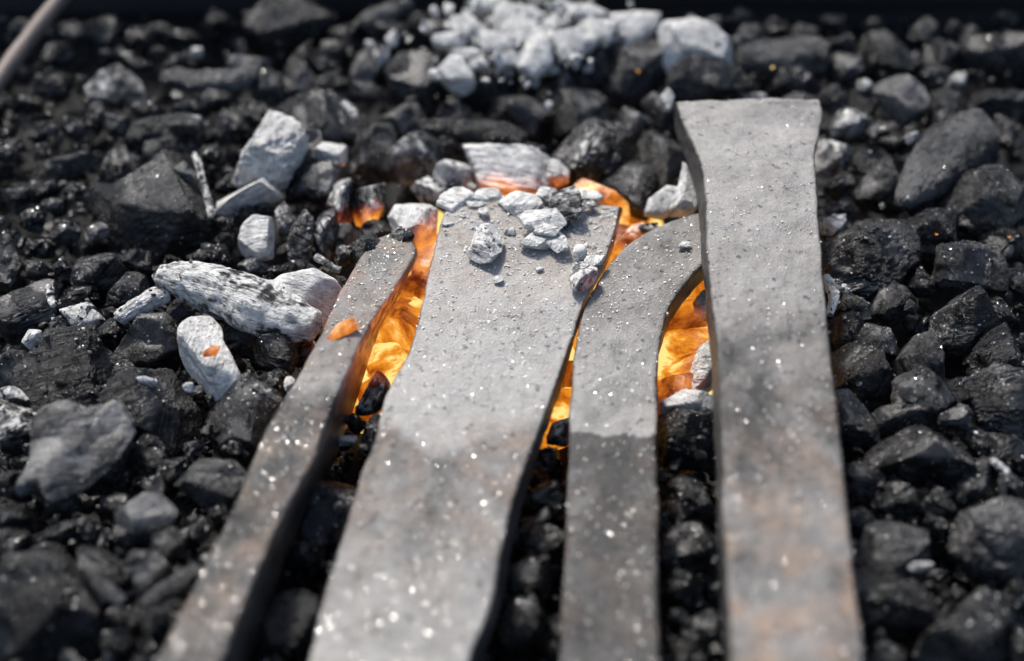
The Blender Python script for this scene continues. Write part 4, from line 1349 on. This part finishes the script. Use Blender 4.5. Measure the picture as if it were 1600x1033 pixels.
# loose crumbs of coal and ash lying on the lumps
cp = np.concatenate([s_[1] for s_ in SURF if s_[0] == 'coal'])
sel = cp[rng.integers(0, len(cp), 2600)]
scatter('coal_crumbs', sel[:1500] + np.array([0, 0, .0001]), .0003 + .0011 * rng.random(1500)**2.5, M_COAL,
        'tiny crumbs of charcoal lying on the lumps', col=(.25, .4, 0, 0))
pxs = project(sel[1500:])
scatter('ash_specks', sel[1500:] + np.array([0, 0, .00012]), .00018 + .0006 * rng.random(1100)**3, M_CRUMB, 'white specks of ash sprinkled over the charcoal')
# ash grit on the bars
bp, bw = [], []
for kind, v, px in SURF:
    if kind == 'bar':
        ok = (px[:, 1] > 150) & (px[:, 1] < 1060)
        bp.append(v[ok])
bp = np.concatenate(bp)
ppx = project(bp)
wgt = np.where((ppx[:, 1] < 520) & (ppx[:, 0] < 1100), 5.0, 1.0)
ix = rng.choice(len(bp), 4200, p=wgt / wgt.sum())
jit = rng.uniform(-.0012, .0012, (4200, 3)) * np.array([1, 1, 0])
scatter('ash_grit', bp[ix] + jit + np.array([0, 0, .0002]), .00014 + .00055 * rng.random(4200)**3, M_CRUMB, 'fine pale ash grit lying on the bars', squash=.6)

# ash heaped along the far end of the blade
m_ = np.where((ppx[:, 0] > 690) & (ppx[:, 0] < 965) & (ppx[:, 1] > 296) & (ppx[:, 1] < 420))[0]
w_ = np.exp(-(ppx[m_, 1] - 300) / 28.0) + .06
ix = rng.choice(m_, 900, p=w_ / w_.sum())
scatter('ash_litter', bp[ix] + rng.uniform(-.0012, .0012, (900, 3)) * np.array([1, 1, 0]) + np.array([0, 0, .0002]),
        .0002 + .0014 * rng.random(900)**4, M_COAL, 'pale ash litter heaped along the far end of the broad blade', squash=.6, col=(.95, .9, 0, 0))

# bright flat flakes of scale that catch the sun
HALF = SUNV - FWD
HALF /= np.linalg.norm(HALF)


def flakes(name, pos, nspread, rlo, rhi, label):
    V, F = [], []
    for k, p in enumerate(pos):
        nn = np.array([0, 0, 1.0]) + rng.normal(size=3) * nspread
        nn /= np.linalg.norm(nn)
        a = np.cross(nn, [0.3, 1, 0.1])
        a /= np.linalg.norm(a)
        b = np.cross(nn, a)
        r = rlo + (rhi - rlo) * rng.random()**3
        c0 = len(V)
        ang = np.arange(6) / 6 * 2 * math.pi + rng.uniform(-.3, .3, 6)
        for off in (0, r * .25):
            for t in ang:
                V.append(p + (a * math.cos(t) + b * math.sin(t)) * r + nn * off)
        F += [[c0 + 6, c0 + 7, c0 + 8, c0 + 9], [c0 + 9, c0 + 10, c0 + 11, c0 + 6]]
        F += [[c0 + 3, c0 + 2, c0 + 1, c0], [c0, c0 + 5, c0 + 4, c0 + 3]]
        for t in range(6):
            u = (t + 1) % 6
            F.append([c0 + t, c0 + u, c0 + 6 + u, c0 + 6 + t])
    me = make_mesh(name, np.array(V), np.array(F), None, False)
    o = link(name, me, M_FLAKE)
    o['kind'] = 'stuff'
    o['label'] = label


wg = np.where(ppx[:, 1] > 560, 1.0, .3) * sstep(-.5, .7, vnoise(bp * 45, 77)) + .05
ix = rng.choice(len(bp), 4200, p=wg / wg.sum())
flakes('scale_flakes', bp[ix] + rng.uniform(-.001, .001, (4200, 3)) * np.array([1, 1, 0]) + np.array([0, 0, .0003]), .2, .00006, .00022, 'bright flakes of scale glinting on the bars')
sel = cp[rng.integers(0, len(cp), 2200)]
flakes('coal_glints', sel + np.array([0, 0, .0003]), .45, .00006, .00028, 'bright glinting specks on the charcoal')
